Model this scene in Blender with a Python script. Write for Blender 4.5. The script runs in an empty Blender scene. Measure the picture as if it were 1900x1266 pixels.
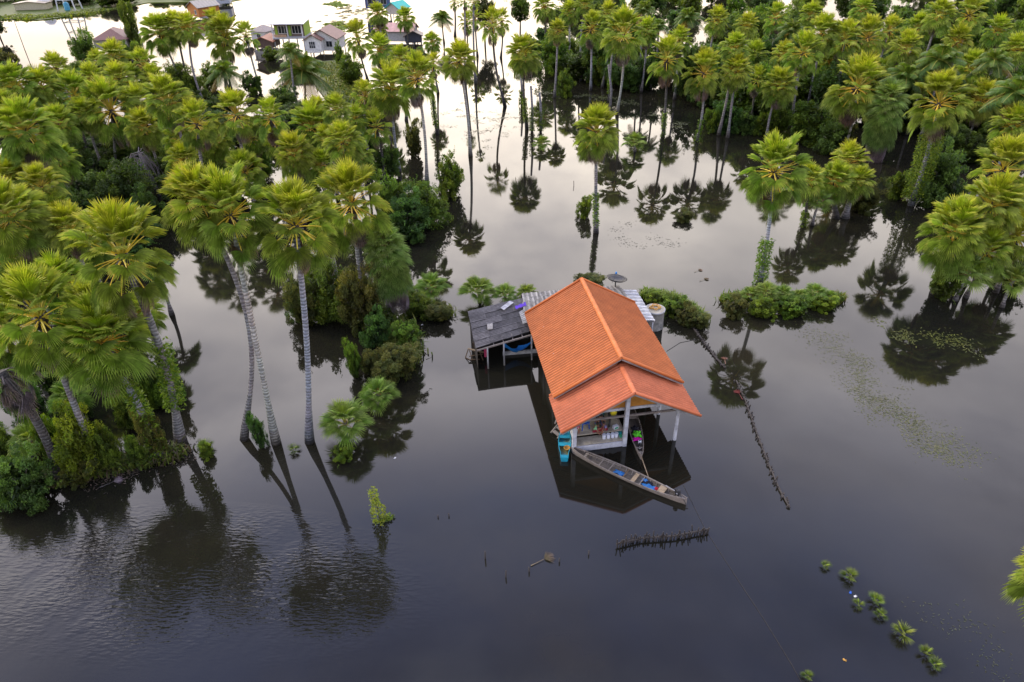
import bpy, math, random
from mathutils import Vector, Matrix
random.seed(7)
PI = math.pi
R = math.radians
scene = bpy.context.scene
COL = scene.collection
# ------------------------------------------------------------------ camera (fitted to the photograph)
W, HH = 1900, 1266
F, TH, ROLL, CH = 1310.75, 0.58534, -0.02305, 25.0
cam_d = bpy.data.cameras.new('camera'); cam = bpy.data.objects.new('camera', cam_d); COL.objects.link(cam)
cam_d.sensor_width = 36; cam_d.lens = F / W * 36; cam_d.clip_start = .5; cam_d.clip_end = 6000
scene.camera = cam
cam.location = (0, 0, CH)
cam.matrix_world = Matrix.Translation((0, 0, CH)) @ Matrix.Rotation(PI / 2 - TH, 4, 'X') @ Matrix.Rotation(-ROLL * -1, 4, 'Z')
cT, sT = math.cos(TH), math.sin(TH)
def ray(px, py):
    u, v = px - W / 2, py - HH / 2
    cr, sr = math.cos(-ROLL), math.sin(-ROLL)
    u, v = cr * u - sr * v, sr * u + cr * v
    return Vector((u / F, cT - v / F * sT, -sT - v / F * cT))
def at(px, py, z=0.0):
    d = ray(px, py); t = (z - CH) / d.z
    return Vector((0, 0, CH)) + d * t
def at_y(px, py, Y):
    d = ray(px, py); t = Y / d.y
    return Vector((0, 0, CH)) + d * t
def depth(P): return P.y * cT - (P.z - CH) * sT
# ------------------------------------------------------------------ materials
M = {}
def new_mat(name):
    m = bpy.data.materials.new(name); m.use_nodes = True
    nt = m.node_tree; b = nt.nodes['Principled BSDF']; M[name] = m
    return m, nt, b
def N(nt, typ, **kw):
    n = nt.nodes.new(typ)
    for k, v in kw.items():
        if k in n.inputs: n.inputs[k].default_value = v
        else: setattr(n, k, v)
    return n
def mix(nt, fac, a, b, typ='MIX'):
    n = nt.nodes.new('ShaderNodeMix'); n.data_type = 'RGBA'; n.blend_type = typ
    for s, v in ((n.inputs[0], fac), (n.inputs[6], a), (n.inputs[7], b)):
        if isinstance(v, bpy.types.NodeSocket): nt.links.new(v, s)
        elif isinstance(v, (tuple, list)): s.default_value = (*v[:3], 1)
        else: s.default_value = v
    return n.outputs[2]
def ramp(nt, fac, stops, interp='LINEAR'):
    n = nt.nodes.new('ShaderNodeValToRGB'); n.color_ramp.interpolation = interp
    el = n.color_ramp.elements
    while len(el) < len(stops): el.new(.5)
    for e, (p, c) in zip(el, stops):
        e.position = p; e.color = (*c, 1) if len(c) == 3 else c
    nt.links.new(fac, n.inputs[0]); return n.outputs[0]
def noise(nt, scale, detail=4, vec=None, rough=.6):
    n = N(nt, 'ShaderNodeTexNoise', Scale=scale, Detail=detail, Roughness=rough)
    if vec is not None: nt.links.new(vec, n.inputs['Vector'])
    return n.outputs['Fac']
def gpos(nt): return nt.nodes.new('ShaderNodeNewGeometry').outputs['Position']
def objc(nt): return nt.nodes.new('ShaderNodeTexCoord').outputs['Object']
def plain(name, c, rough=.6, var=.25, scale=6., bump=.0, stain=None, spec=.4, metallic=0.):
    """base colour broken up by two scales of noise, with optional darker stains"""
    m, nt, b = new_mat(name)
    p = objc(nt)
    n1 = noise(nt, scale, 5, p)
    col = ramp(nt, n1, [(.3, tuple(x * (1 - var) for x in c)), (.7, tuple(min(1, x * (1 + var)) for x in c))])
    if stain:
        n2 = noise(nt, scale * .35, 6, p, .7)
        f = ramp(nt, n2, [(.48, (0, 0, 0)), (.66, (1, 1, 1))])
        col = mix(nt, f, col, stain)
    nt.links.new(col, b.inputs['Base Color'])
    b.inputs['Roughness'].default_value = rough
    b.inputs['Specular IOR Level'].default_value = spec
    b.inputs['Metallic'].default_value = metallic
    if bump:
        bp = N(nt, 'ShaderNodeBump', Strength=bump, Distance=.02)
        nt.links.new(noise(nt, scale * 5, 4, p), bp.inputs['Height']); nt.links.new(bp.outputs[0], b.inputs['Normal'])
    return m
def attr_mat(name, rough, transl, spec=.3, var=.25, noise_scale=3.):
    m, nt, b = new_mat(name)
    a = N(nt, 'ShaderNodeAttribute', attribute_name='Col')
    oi = nt.nodes.new('ShaderNodeObjectInfo')
    hsv = N(nt, 'ShaderNodeHueSaturation')
    mr = N(nt, 'ShaderNodeMapRange'); mr.inputs[3].default_value = .485; mr.inputs[4].default_value = .515
    nt.links.new(oi.outputs['Random'], mr.inputs[0]); nt.links.new(mr.outputs[0], hsv.inputs['Hue'])
    n1 = noise(nt, noise_scale, 3, gpos(nt))
    mr2 = N(nt, 'ShaderNodeMapRange'); mr2.inputs[1].default_value = .3; mr2.inputs[2].default_value = .7
    mr2.inputs[3].default_value = 1 - var; mr2.inputs[4].default_value = 1 + var
    nt.links.new(n1, mr2.inputs[0]); nt.links.new(mr2.outputs[0], hsv.inputs['Value'])
    nt.links.new(a.outputs['Color'], hsv.inputs['Color'])
    nt.links.new(hsv.outputs[0], b.inputs['Base Color'])
    b.inputs['Roughness'].default_value = rough; b.inputs['Specular IOR Level'].default_value = spec
    if transl:
        tr = N(nt, 'ShaderNodeBsdfTranslucent')
        tc = mix(nt, 1., hsv.outputs[0], (1.12, 1.15, .5), 'MULTIPLY')
        nt.links.new(tc, tr.inputs['Color'])
        ms = N(nt, 'ShaderNodeMixShader'); ms.inputs[0].default_value = transl
        nt.links.new(b.outputs[0], ms.inputs[1]); nt.links.new(tr.outputs[0], ms.inputs[2])
        nt.links.new(ms.outputs[0], nt.nodes['Material Output'].inputs['Surface'])
    return m
attr_mat('leaf', .45, .45, .25)
attr_mat('stalk', .5, 0, .4, .2)
attr_mat('painted', .55, 0, .4, .22, 5.)
attr_mat('cloth', .9, .1, .1, .25, 9.)
def bark_mat():
    m, nt, b = new_mat('bark')
    a = N(nt, 'ShaderNodeAttribute', attribute_name='Col')
    p = gpos(nt)
    wv = N(nt, 'ShaderNodeTexWave', Scale=1.7, Distortion=6., Detail=4); wv.bands_direction = 'Z'
    nt.links.new(p, wv.inputs['Vector'])
    rings = ramp(nt, wv.outputs['Fac'], [(.05, (.55, .55, .55)), (.5, (1, 1, 1))])
    n1 = noise(nt, 5., 5, p, .7)
    n2 = ramp(nt, n1, [(.34, (.55, .55, .58)), (.62, (1.25, 1.25, 1.22))])
    c = mix(nt, 1., mix(nt, 1., a.outputs['Color'], rings, 'MULTIPLY'), n2, 'MULTIPLY')
    lich = ramp(nt, noise(nt, 9., 3, p), [(.6, (0, 0, 0)), (.68, (1, 1, 1))])
    c = mix(nt, mix(nt, .6, (0, 0, 0), lich), c, (.34, .37, .33))
    sx = N(nt, 'ShaderNodeSeparateXYZ'); nt.links.new(p, sx.inputs[0])
    zz = N(nt, 'ShaderNodeMath', operation='MULTIPLY_ADD'); zz.inputs[1].default_value = .8; nt.links.new(sx.outputs[2], zz.inputs[0])
    nt.links.new(noise(nt, 2., 2, p), zz.inputs[2])
    wet = ramp(nt, zz.outputs[0], [(.5, (.22, .2, .19)), (1., (1, 1, 1))])
    c = mix(nt, 1., c, wet, 'MULTIPLY')
    nt.links.new(c, b.inputs['Base Color']); b.inputs['Roughness'].default_value = .85
    bp = N(nt, 'ShaderNodeBump', Strength=.6, Distance=.05); nt.links.new(wv.outputs['Fac'], bp.inputs['Height']); nt.links.new(bp.outputs[0], b.inputs['Normal'])
bark_mat()
def tile_mat(name, c, c2):
    m, nt, b = new_mat(name)
    p = objc(nt)
    n1 = noise(nt, 1.1, 7, p, .7); n2 = noise(nt, 14., 3, p)
    c_ = ramp(nt, n1, [(.3, tuple(x * .93 for x in c2)), (.45, c2), (.62, c), (.8, tuple(x * 1.03 for x in c))])
    c_ = mix(nt, ramp(nt, n2, [(.45, (0, 0, 0)), (.8, (.35, .35, .35))]), c_, tuple(x * .72 for x in c))
    at_ = N(nt, 'ShaderNodeAttribute', attribute_name='Col')
    c_ = mix(nt, 1., c_, at_.outputs['Color'], 'MULTIPLY')
    nt.links.new(c_, b.inputs['Base Color']); b.inputs['Roughness'].default_value = .55; b.inputs['Specular IOR Level'].default_value = .25
tile_mat('roof_tile', (.535, .155, .042), (.475, .136, .037))
tile_mat('roof_tile_low', (.54, .155, .066), (.46, .13, .055))
def sheet_mat():
    m, nt, b = new_mat('old_sheet')
    p = objc(nt); a = N(nt, 'ShaderNodeAttribute', attribute_name='Col')
    n1 = noise(nt, 3., 7, p, .75)
    s = ramp(nt, n1, [(.33, (.45, .43, .42)), (.55, (1, 1, 1)), (.75, (1.35, 1.33, 1.3))])
    c = mix(nt, 1., a.outputs['Color'], s, 'MULTIPLY')
    n2 = ramp(nt, noise(nt, 11., 4, p), [(.58, (0, 0, 0)), (.7, (.7, .7, .7))])
    c = mix(nt, n2, c, (.045, .042, .036))
    nt.links.new(c, b.inputs['Base Color']); b.inputs['Roughness'].default_value = .8
sheet_mat()
def wood_mat(name, c):
    m, nt, b = new_mat(name)
    p = objc(nt)
    mp = N(nt, 'ShaderNodeMapping'); mp.inputs['Scale'].default_value = (1.2, 14, 14); nt.links.new(p, mp.inputs[0])
    n1 = noise(nt, 2.2, 6, mp.outputs[0], .7); n2 = noise(nt, 2.5, 4, p)
    c_ = ramp(nt, n1, [(.3, tuple(x * .45 for x in c)), (.55, c), (.78, tuple(x * 1.5 for x in c))])
    c_ = mix(nt, ramp(nt, n2, [(.5, (0, 0, 0)), (.75, (.7, .7, .7))]), c_, tuple(x * .4 for x in c))
    nt.links.new(c_, b.inputs['Base Color']); b.inputs['Roughness'].default_value = .8
wood_mat('grey_wood', (.23, .20, .175)); wood_mat('brown_wood', (.13, .085, .05)); wood_mat('dark_wood', (.05, .042, .037)); wood_mat('pale_wood', (.36, .27, .17))
plain('white_post', (.50, .52, .56), .7, .15, 4., .2, (.24, .25, .27))
plain('floor_board', (.36, .33, .26), .7, .25, 5., .1, (.22, .20, .15))
plain('gable_ochre', (.46, .20, .03), .7, .2, 3.)
plain('white_wall', (.66, .66, .64), .8, .1, 2., 0, (.38, .37, .35))
plain('grey_wall', (.30, .30, .30), .8, .2, 2., 0, (.17, .17, .16))
plain('concrete', (.40, .40, .39), .9, .2, 4., .3, (.16, .17, .17))
plain('black_metal', (.025, .025, .028), .45, .3, 8.)
plain('steel', (.35, .35, .37), .35, .2, 8., metallic=.7)
plain('dark_glass', (.02, .024, .03), .08, .2, 3., spec=.6)
plain('skin', (.27, .135, .078), .55, .12, 8.)
plain('hair', (.012, .010, .010), .45, .2, 20.)
plain('rope_fibre', (.05, .045, .04), .9)
def water_mat():
    m, nt, b = new_mat('water')
    p = gpos(nt)
    sx = N(nt, 'ShaderNodeSeparateXYZ'); nt.links.new(p, sx.inputs[0])
    turb = ramp(nt, noise(nt, .09, 5, p), [(.3, (.0075, .0078, .0066)), (.52, (.0125, .0118, .008)), (.75, (.021, .0185, .0105))])
    nt.links.new(turb, b.inputs['Base Color'])
    b.inputs['IOR'].default_value = 1.45
    b.inputs['Specular IOR Level'].default_value = .5
    rr = ramp(nt, noise(nt, .06, 4, p), [(.4, (.012,) * 3), (.72, (.075,) * 3)])
    nt.links.new(rr, b.inputs['Roughness'])
    # ripples: strong in the open water at the lower left, nearly flat elsewhere
    def m2(op, a, bb):
        n = N(nt, 'ShaderNodeMath', operation=op)
        for s, v in ((n.inputs[0], a), (n.inputs[1], bb)):
            if isinstance(v, (int, float)): s.default_value = v
            else: nt.links.new(v, s)
        return n.outputs[0]
    def gauss(cx, cy, rx, ry, ang=0):
        mp = N(nt, 'ShaderNodeMapping'); mp.vector_type = 'TEXTURE'
        mp.inputs['Location'].default_value = (cx, cy, 0); mp.inputs['Rotation'].default_value = (0, 0, ang); mp.inputs['Scale'].default_value = (rx, ry, 1e6)
        nt.links.new(p, mp.inputs[0])
        g = N(nt, 'ShaderNodeTexGradient', gradient_type='SPHERICAL'); nt.links.new(mp.outputs[0], g.inputs[0])
        return m2('POWER', g.outputs['Fac'], .8)
    c = at(400, 1030)
    mask = gauss(c.x - 2.5, c.y - 1.2, 14.0, 4.6, R(-4))
    brk = ramp(nt, noise(nt, .35, 3, p), [(.36, (.12, .12, .12)), (.6, (1, 1, 1))])
    mask = m2('MULTIPLY', mask, brk)
    mp = N(nt, 'ShaderNodeMapping'); mp.inputs['Scale'].default_value = (1.0, 3.4, 1); mp.inputs['Rotation'].default_value = (0, 0, R(24)); nt.links.new(p, mp.inputs[0])
    rip = noise(nt, 2.7, 2, mp.outputs[0], .4)
    rip2 = noise(nt, 1.1, 2, p)
    hgt = m2('MULTIPLY', m2('ADD', rip, m2('MULTIPLY', rip2, .3)), mask)
    calm = m2('ADD', m2('MULTIPLY', noise(nt, .8, 3, p), .022), m2('MULTIPLY', noise(nt, 5., 2, p), .0028))
    hh = m2('ADD', hgt, calm)
    bp = N(nt, 'ShaderNodeBump', Strength=1., Distance=.032)
    nt.links.new(hh, bp.inputs['Height']); nt.links.new(bp.outputs[0], b.inputs['Normal'])
water_mat()
# ------------------------------------------------------------------ mesh builder
class MB:
    def __init__(s): s.v = []; s.f = []; s.c = []; s.cur = (1, 1, 1)
    def face(s, pts, c=None):
        i = len(s.v); s.v.extend(tuple(p) for p in pts); s.f.append(tuple(range(i, i + len(pts)))); s.c.append(c or s.cur)
    def idx(s, verts, faces, c=None):
        i = len(s.v); s.v.extend(tuple(p) for p in verts)
        for f in faces: s.f.append(tuple(i + k for k in f)); s.c.append(c or s.cur)
    def box(s, c, size, rz=0, tilt=None, col=None, top=1.):
        hx, hy, hz = (x / 2 for x in size)
        m = Matrix.Rotation(rz, 3, 'Z')
        if tilt is not None: m = m @ tilt
        vs = []
        for z, k in ((-hz, 1), (hz, top)):
            for x, y in ((-hx, -hy), (hx, -hy), (hx, hy), (-hx, hy)): vs.append(Vector(c) + m @ Vector((x * k, y * k, z)))
        s.idx(vs, [(3, 2, 1, 0), (4, 5, 6, 7), (0, 1, 5, 4), (1, 2, 6, 5), (2, 3, 7, 6), (3, 0, 4, 7)], col)
    def bar(s, a, b, w, h=None, col=None):
        """a square bar from a to b"""
        a, b = Vector(a), Vector(b); d = (b - a); L = d.length; d.normalize()
        u = Vector((0, 0, 1)) if abs(d.z) < .9 else Vector((1, 0, 0))
        x = d.cross(u).normalized() * w / 2; y = x.normalized().cross(d) * (h or w) / 2
        vs = [p + i * x + j * y for p in (a, b) for i, j in ((-1, -1), (1, -1), (1, 1), (-1, 1))]
        s.idx(vs, [(3, 2, 1, 0), (4, 5, 6, 7), (0, 1, 5, 4), (1, 2, 6, 5), (2, 3, 7, 6), (3, 0, 4, 7)], col)
    def tube(s, pts, rad, n=8, col=None, cap=True, cols=None):
        pts = [Vector(p) for p in pts]; vs = []; fs = []; k = len(pts)
        t0 = (pts[1] - pts[0]).normalized(); u = t0.orthogonal().normalized()
        for i, p in enumerate(pts):
            t = (pts[min(i + 1, k - 1)] - pts[max(i - 1, 0)]).normalized()
            u = (u - t * u.dot(t)).normalized(); w = t.cross(u)
            r = rad[i] if isinstance(rad, (list, tuple)) else rad
            for j in range(n):
                a = 2 * PI * j / n; vs.append(p + (u * math.cos(a) + w * math.sin(a)) * r)
        b0 = len(s.v); s.v.extend(tuple(x) for x in vs)
        for i in range(k - 1):
            for j in range(n):
                s.f.append((b0 + i * n + j, b0 + i * n + (j + 1) % n, b0 + (i + 1) * n + (j + 1) % n, b0 + (i + 1) * n + j)); s.c.append(cols[i] if cols else (col or s.cur))
        if cap:
            s.f.append(tuple(b0 + j for j in reversed(range(n)))); s.c.append(col or s.cur)
            s.f.append(tuple(b0 + (k - 1) * n + j for j in range(n))); s.c.append(cols[-1] if cols else (col or s.cur))
    def lathe(s, prof, n=16, o=(0, 0, 0), col=None, sx=1, sy=1):
        o = Vector(o); vs = []; k = len(prof)
        for r, z in prof:
            for j in range(n): a = 2 * PI * j / n; vs.append(o + Vector((r * sx * math.cos(a), r * sy * math.sin(a), z)))
        fs = [(i * n + j, i * n + (j + 1) % n, (i + 1) * n + (j + 1) % n, (i + 1) * n + j) for i in range(k - 1) for j in range(n)]
        fs.append(tuple((k - 1) * n + j for j in range(n)))
        s.idx(vs, fs, col)
    def mesh(s, name, smooth=False):
        me = bpy.data.meshes.new(name); me.from_pydata(s.v, [], s.f)
        a = me.color_attributes.new('Col', 'FLOAT_COLOR', 'CORNER')
        buf = []
        for f, c in zip(s.f, s.c): buf.extend((c[0], c[1], c[2], 1.) * len(f))
        a.data.foreach_set('color', buf)
        if smooth: me.polygons.foreach_set('use_smooth', [True] * len(me.polygons))
        me.update(); return me
    def build(s, name, mat, parent=None, smooth=False, loc=None, rz=0, bev=0):
        me = s.mesh(name, smooth); me.materials.append(M[mat] if isinstance(mat, str) else mat)
        return link(name, me, parent, loc, rz, bev)
def link(name, me, parent=None, loc=None, rz=0, bev=0):
    o = bpy.data.objects.new(name, me); COL.objects.link(o)
    if parent is not None: o.parent = parent
    if loc is not None: o.location = loc
    o.rotation_euler = (0, 0, rz)
    if bev:
        b = o.modifiers.new('bevel', 'BEVEL'); b.width = bev; b.segments = 2
    return o
def tag(o, label=None, cat=None, group=None, kind=None):
    for k, v in (('label', label), ('category', cat), ('group', group), ('kind', kind)):
        if v: o[k] = v
    return o
def thing(name, label, cat, loc, rz=0, group=None):
    o = bpy.data.objects.new(name, None); COL.objects.link(o); o.location = loc; o.rotation_euler = (0, 0, rz)
    o.empty_display_size = .3
    return tag(o, label, cat, group)
def rnd(a, b): return random.uniform(a, b)
def vary(c, k=.15):
    q = 1 + rnd(-k, k); return (c[0] * q * (1 + rnd(-.08, .08)), c[1] * q, c[2] * q)
def lerp(a, b, t): return tuple(x + (y - x) * t for x, y in zip(a, b))
# ------------------------------------------------------------------ setting: water, sky, light
wp = MB(); wp.face([(-3000, -600, 0), (3000, -600, 0), (3000, 5000, 0), (-3000, 5000, 0)])
tag(wp.build('water', 'water'), 'brown flood water with mirror reflections of the sky', 'water', kind='structure')
SUN_AZ, SUN_EL = R(-72), R(40)     # azimuth from +Y towards +X
world = bpy.data.worlds.new('World'); scene.world = world; world.use_nodes = True
nt = world.node_tree; bg = nt.nodes['Background']
sky = N(nt, 'ShaderNodeTexSky', sky_type='NISHITA', sun_disc=False, sun_elevation=SUN_EL, sun_rotation=SUN_AZ, air_density=1.2, dust_density=3.)
tc = nt.nodes.new('ShaderNodeTexCoord').outputs['Generated']
sx = N(nt, 'ShaderNodeSeparateXYZ'); nt.links.new(tc, sx.inputs[0])
el = N(nt, 'ShaderNodeMath', operation='ARCSINE'); nt.links.new(sx.outputs[2], el.inputs[0])
el2 = N(nt, 'ShaderNodeMath', operation='MULTIPLY'); el2.inputs[1].default_value = 2 / PI; nt.links.new(el.outputs[0], el2.inputs[0])
mpc = N(nt, 'ShaderNodeMapping'); mpc.inputs['Scale'].default_value = (1, 1, 2.6); nt.links.new(tc, mpc.inputs[0])
cn = noise(nt, 2.6, 6, mpc.outputs[0], .55)
wob = N(nt, 'ShaderNodeMath', operation='MULTIPLY_ADD'); wob.inputs[1].default_value = .16; nt.links.new(cn, wob.inputs[0])
sub = N(nt, 'ShaderNodeMath', operation='SUBTRACT'); sub.inputs[1].default_value = .08; nt.links.new(el2.outputs[0], sub.inputs[0])
nt.links.new(sub.outputs[0], wob.inputs[2])
k = 1 / 6.
FRONT = [(0.0, (4.6, 3.7, 2.5)), (.09, (4.8, 4.0, 3.0)), (.17, (5.2, 4.6, 3.85)), (.26, (5.8, 5.3, 4.8)), (.34, (5.7, 5.3, 5.15)), (.41, (5.0, 4.75, 5.0)), (.475, (2.35, 2.35, 3.0)), (.53, (1.15, 1.28, 2.05)), (.62, (.56, .68, 1.42)), (.72, (1.0, 1.1, 1.5)), (1., (3.2, 3.2, 3.3))]
BACK = [(0.0, (.8, .8, .9)), (.25, (.85, .9, 1.15)), (.42, (.6, .72, 1.3)), (.62, (.56, .68, 1.42)), (.72, (1.0, 1.1, 1.5)), (1., (3.2, 3.2, 3.3))]
front = ramp(nt, wob.outputs[0], [(p, tuple(x * k for x in c)) for p, c in FRONT])
back = ramp(nt, wob.outputs[0], [(p, tuple(x * k for x in c)) for p, c in BACK])
# how far a direction looks towards the glowing part of the sky (ahead, a little left)
a2 = N(nt, 'ShaderNodeMath', operation='ARCTAN2'); nt.links.new(sx.outputs[0], a2.inputs[0]); nt.links.new(sx.outputs[1], a2.inputs[1])
a3 = N(nt, 'ShaderNodeMath', operation='MULTIPLY_ADD'); a3.inputs[1].default_value = 1 / (2 * PI); a3.inputs[2].default_value = .5; nt.links.new(a2.outputs[0], a3.inputs[0])
az = ramp(nt, a3.outputs[0], [(p, (v,) * 3) for p, v in ((.12, .12), (.25, .45), (.37, .68), (.43, .82), (.48, 1.), (.52, .88), (.55, .52), (.6, .42), (.7, .35), (.85, .12))])
c = mix(nt, az, back, front)
cl = ramp(nt, cn, [(.36, (.64, .65, .72)), (.5, (.98, .97, .98)), (.64, (1.34, 1.31, 1.24))])
c = mix(nt, 1., c, cl, 'MULTIPLY')
sc_ = N(nt, 'ShaderNodeVectorMath', operation='SCALE'); sc_.inputs[3].default_value = 6.; nt.links.new(c, sc_.inputs[0])
ns = N(nt, 'ShaderNodeVectorMath', operation='SCALE'); ns.inputs[3].default_value = .008; nt.links.new(sky.outputs[0], ns.inputs[0])
ad = N(nt, 'ShaderNodeVectorMath', operation='ADD'); nt.links.new(sc_.outputs[0], ad.inputs[0]); nt.links.new(ns.outputs[0], ad.inputs[1])
nt.links.new(ad.outputs[0], bg.inputs[0]); bg.inputs[1].default_value = 1.0
sl = bpy.data.lights.new('sun', 'SUN'); sl.energy = 2.0; sl.angle = R(14); sl.color = (1, .9, .74)
so = bpy.data.objects.new('sun', sl); COL.objects.link(so)
sd = Vector((math.sin(SUN_AZ) * math.cos(SUN_EL), math.cos(SUN_AZ) * math.cos(SUN_EL), math.sin(SUN_EL)))
so.rotation_euler = sd.to_track_quat('Z', 'Y').to_euler()
scene.view_settings.view_transform = 'Standard'; scene.view_settings.look = 'None'; scene.view_settings.exposure = 0
scene.cycles.use_denoising = True
scene.cycles.max_bounces = 6; scene.cycles.diffuse_bounces = 3; scene.cycles.glossy_bounces = 3; scene.cycles.transparent_max_bounces = 4
scene.cycles.sample_clamp_indirect = 6
# ------------------------------------------------------------------ palms
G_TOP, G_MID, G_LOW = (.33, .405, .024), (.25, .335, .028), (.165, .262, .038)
YEL = (.60, .42, .03)
DEAD, GREYD = (.16, .105, .055), (.17, .15, .15)
def fan(mbL, mbS, o, az, el_, lp, rl, nseg, col, scol, sag=.12, span=122, cup=.3, droop=.25, cut=.46):
    """one fan leaf: a bowed stalk and a pleated, deeply cut fan with pointed, drooping tips"""
    ce, se = math.cos(el_), math.sin(el_)
    d = Vector((ce * math.cos(az), ce * math.sin(az), se)); n = Vector((-se * math.cos(az), -se * math.sin(az), ce))
    o = Vector(o); g = Vector((0, 0, -1))
    pts = [o + d * lp * t + g * sag * lp * t * t for t in (0, .35, .7, 1)]
    T = (d + g * 2 * sag).normalized(); n = (n - T * n.dot(T)).normalized(); S = T.cross(n)
    if mbS is not None:
        w = [.052, .034, .026, .019]
        vs = []
        for p, q in zip(pts, w): vs += [p + S * q * .55, p - S * q * .55, p - n * q * .5, p + n * q * .22]
        fs = []
        for i in range(3):
            for a, b in ((0, 3), (3, 1), (1, 2), (2, 0)): fs.append((i * 4 + a, i * 4 + b, i * 4 + 4 + b, i * 4 + 4 + a))
        mbS.idx(vs, fs, scol)
    hub = pts[-1]; A = R(span); da = A / nseg
    tw = rnd(-.25, .25)
    def P(a, r, up=0.):
        x = hub + (T * math.cos(a) + S * math.sin(a)) * r
        x = x + n * (cup * r * abs(math.sin(a)) ** 1.5 + up - droop * r * r / rl * (.6 + .4 * math.cos(a))) + n * tw * math.sin(a) * r * .5
        return x
    for i in range(nseg):
        a = -A + (2 * i + 1) * da
        L = rl * (.74 + .26 * math.cos(a)) * rnd(.93, 1.05)
        r1, r2 = cut * L, (cut * .5 + .5) * L
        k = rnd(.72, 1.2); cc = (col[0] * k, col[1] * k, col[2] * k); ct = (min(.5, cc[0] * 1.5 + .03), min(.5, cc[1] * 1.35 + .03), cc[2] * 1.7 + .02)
        dz = rnd(.02, .12) * rl
        jit = rnd(-.3, .3) * da
        l1, c1, q1 = P(a - da, r1), P(a, r1, .06 * rl), P(a + da, r1)
        l2, c2, q2 = P(a - da * .42 + jit, r2), P(a + jit, r2, .05 * rl), P(a + da * .42 + jit, r2)
        for v in (l2, c2, q2): v.z -= dz * .3
        tp = P(a + jit * 1.6, L); tp.z -= dz
        h = P(a, .04 * L)
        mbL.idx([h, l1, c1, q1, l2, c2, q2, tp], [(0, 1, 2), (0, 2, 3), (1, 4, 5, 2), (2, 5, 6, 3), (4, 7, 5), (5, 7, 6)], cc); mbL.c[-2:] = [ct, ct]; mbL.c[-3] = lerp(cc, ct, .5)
CROWNS = {}
def crown(kind, seed, nseg):
    """returns the shared meshes of one crown, about 1 unit in radius, heart at the origin"""
    key = (kind, seed, nseg)
    if key in CROWNS: return CROWNS[key]
    st = random.getstate(); random.seed(hash_(key))
    L, S, D = MB(), MB(), MB()
    ga = 2.39996
    if kind in ('round', 'open', 'thin'):
        n = {'round': 56, 'open': 42, 'thin': 24}[kind]
        lp0 = {'round': .52, 'open': .59, 'thin': .50}[kind]
        for i in range(n):
            t = (i + .5) / n
            e = math.asin(max(-.66, min(.995, .99 - 1.6 * t ** 1.2))) + R(rnd(-9, 9)); a = i * ga + rnd(-.25, .25)
            if kind == 'open': e = .45 * e + .55 * R(86 - 84 * t if t < .5 else 26 - 128 * (t - .5)) + R(rnd(-8, 8))
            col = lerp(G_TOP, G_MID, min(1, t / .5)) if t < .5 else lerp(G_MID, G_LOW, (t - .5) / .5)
            lp = lp0 * rnd(.88, 1.1) * (1.1 if t > .3 else .95); rl = .50 * rnd(.82, 1.12)
            if kind == 'thin': rl *= .92
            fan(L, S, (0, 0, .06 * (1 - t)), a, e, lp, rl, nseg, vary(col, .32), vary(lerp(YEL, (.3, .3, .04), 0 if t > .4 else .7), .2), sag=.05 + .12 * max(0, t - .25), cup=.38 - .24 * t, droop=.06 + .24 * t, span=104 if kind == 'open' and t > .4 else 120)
        for i in range((9, 15, 6, 20)[seed % 4]):
            a = i * ga * 1.3; e = R(rnd(-72, -48))
            fan(D, D, (0, 0, -.06), a, e, lp0 * .75, .42, max(10, nseg // 2), vary(lerp(DEAD, GREYD, rnd(0, 1)), .3), vary(DEAD), sag=.2, cup=-.1, droop=.5, span=80)
    elif kind == 'low':                       # young palm rising straight out of the water
        n = 20
        for i in range(n):
            t = (i + .5) / n; e = R(82 - 84 * t + rnd(-6, 6)); a = i * ga + rnd(-.3, .3)
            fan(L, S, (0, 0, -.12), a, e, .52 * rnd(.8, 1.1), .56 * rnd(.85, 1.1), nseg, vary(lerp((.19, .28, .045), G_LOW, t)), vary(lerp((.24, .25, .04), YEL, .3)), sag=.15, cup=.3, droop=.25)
    elif kind == 'sprout':
        for i in range(7):
            t = i / 7; fan(L, S, (0, 0, 0), i * ga + rnd(-.4, .4), R(76 - 58 * t + rnd(-8, 8)), .26 * rnd(.7, 1.4), .82 * rnd(.75, 1.15), 11, vary(lerp((.19, .27, .03), (.10, .17, .028), t), .3), vary((.2, .22, .04)), sag=.06, cup=.2, droop=.22, span=62, cut=.16)
    elif kind == 'column':
        for i in range(84):
            t = i / 84; a = i * ga
            e = R(78 - 104 * min(1, t * 1.5) + rnd(-8, 8))
            fan(L, S, (0, 0, .95 - 1.5 * t), a, max(e, R(-22)), .42 * rnd(.85, 1.1), .48, nseg, vary(lerp((.18, .28, .045), (.10, .185, .04), t)), vary((.2, .2, .05)), sag=.22, cup=.2, droop=.35)
        for i in range(46):
            t = i / 46; fan(D, D, (0, 0, -.35 - .75 * t), i * ga, R(rnd(-58, -28)), .34, .46, max(10, nseg // 2), vary(GREYD, .35), vary(GREYD), sag=.3, cup=-.1, droop=.6, span=55, cut=.15)
    elif kind == 'dead':
        for i in range(26):
            fan(D, D, (0, 0, -.03 * i / 8), i * ga, R(rnd(-70, 20)), .5 * rnd(.6, 1.1), .6 * rnd(.6, 1), 9, vary(lerp(GREYD, (.09, .08, .08), rnd(0, 1)), .3), vary(GREYD), sag=.5, cup=-.05, droop=.5, span=38, cut=.12)
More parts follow.
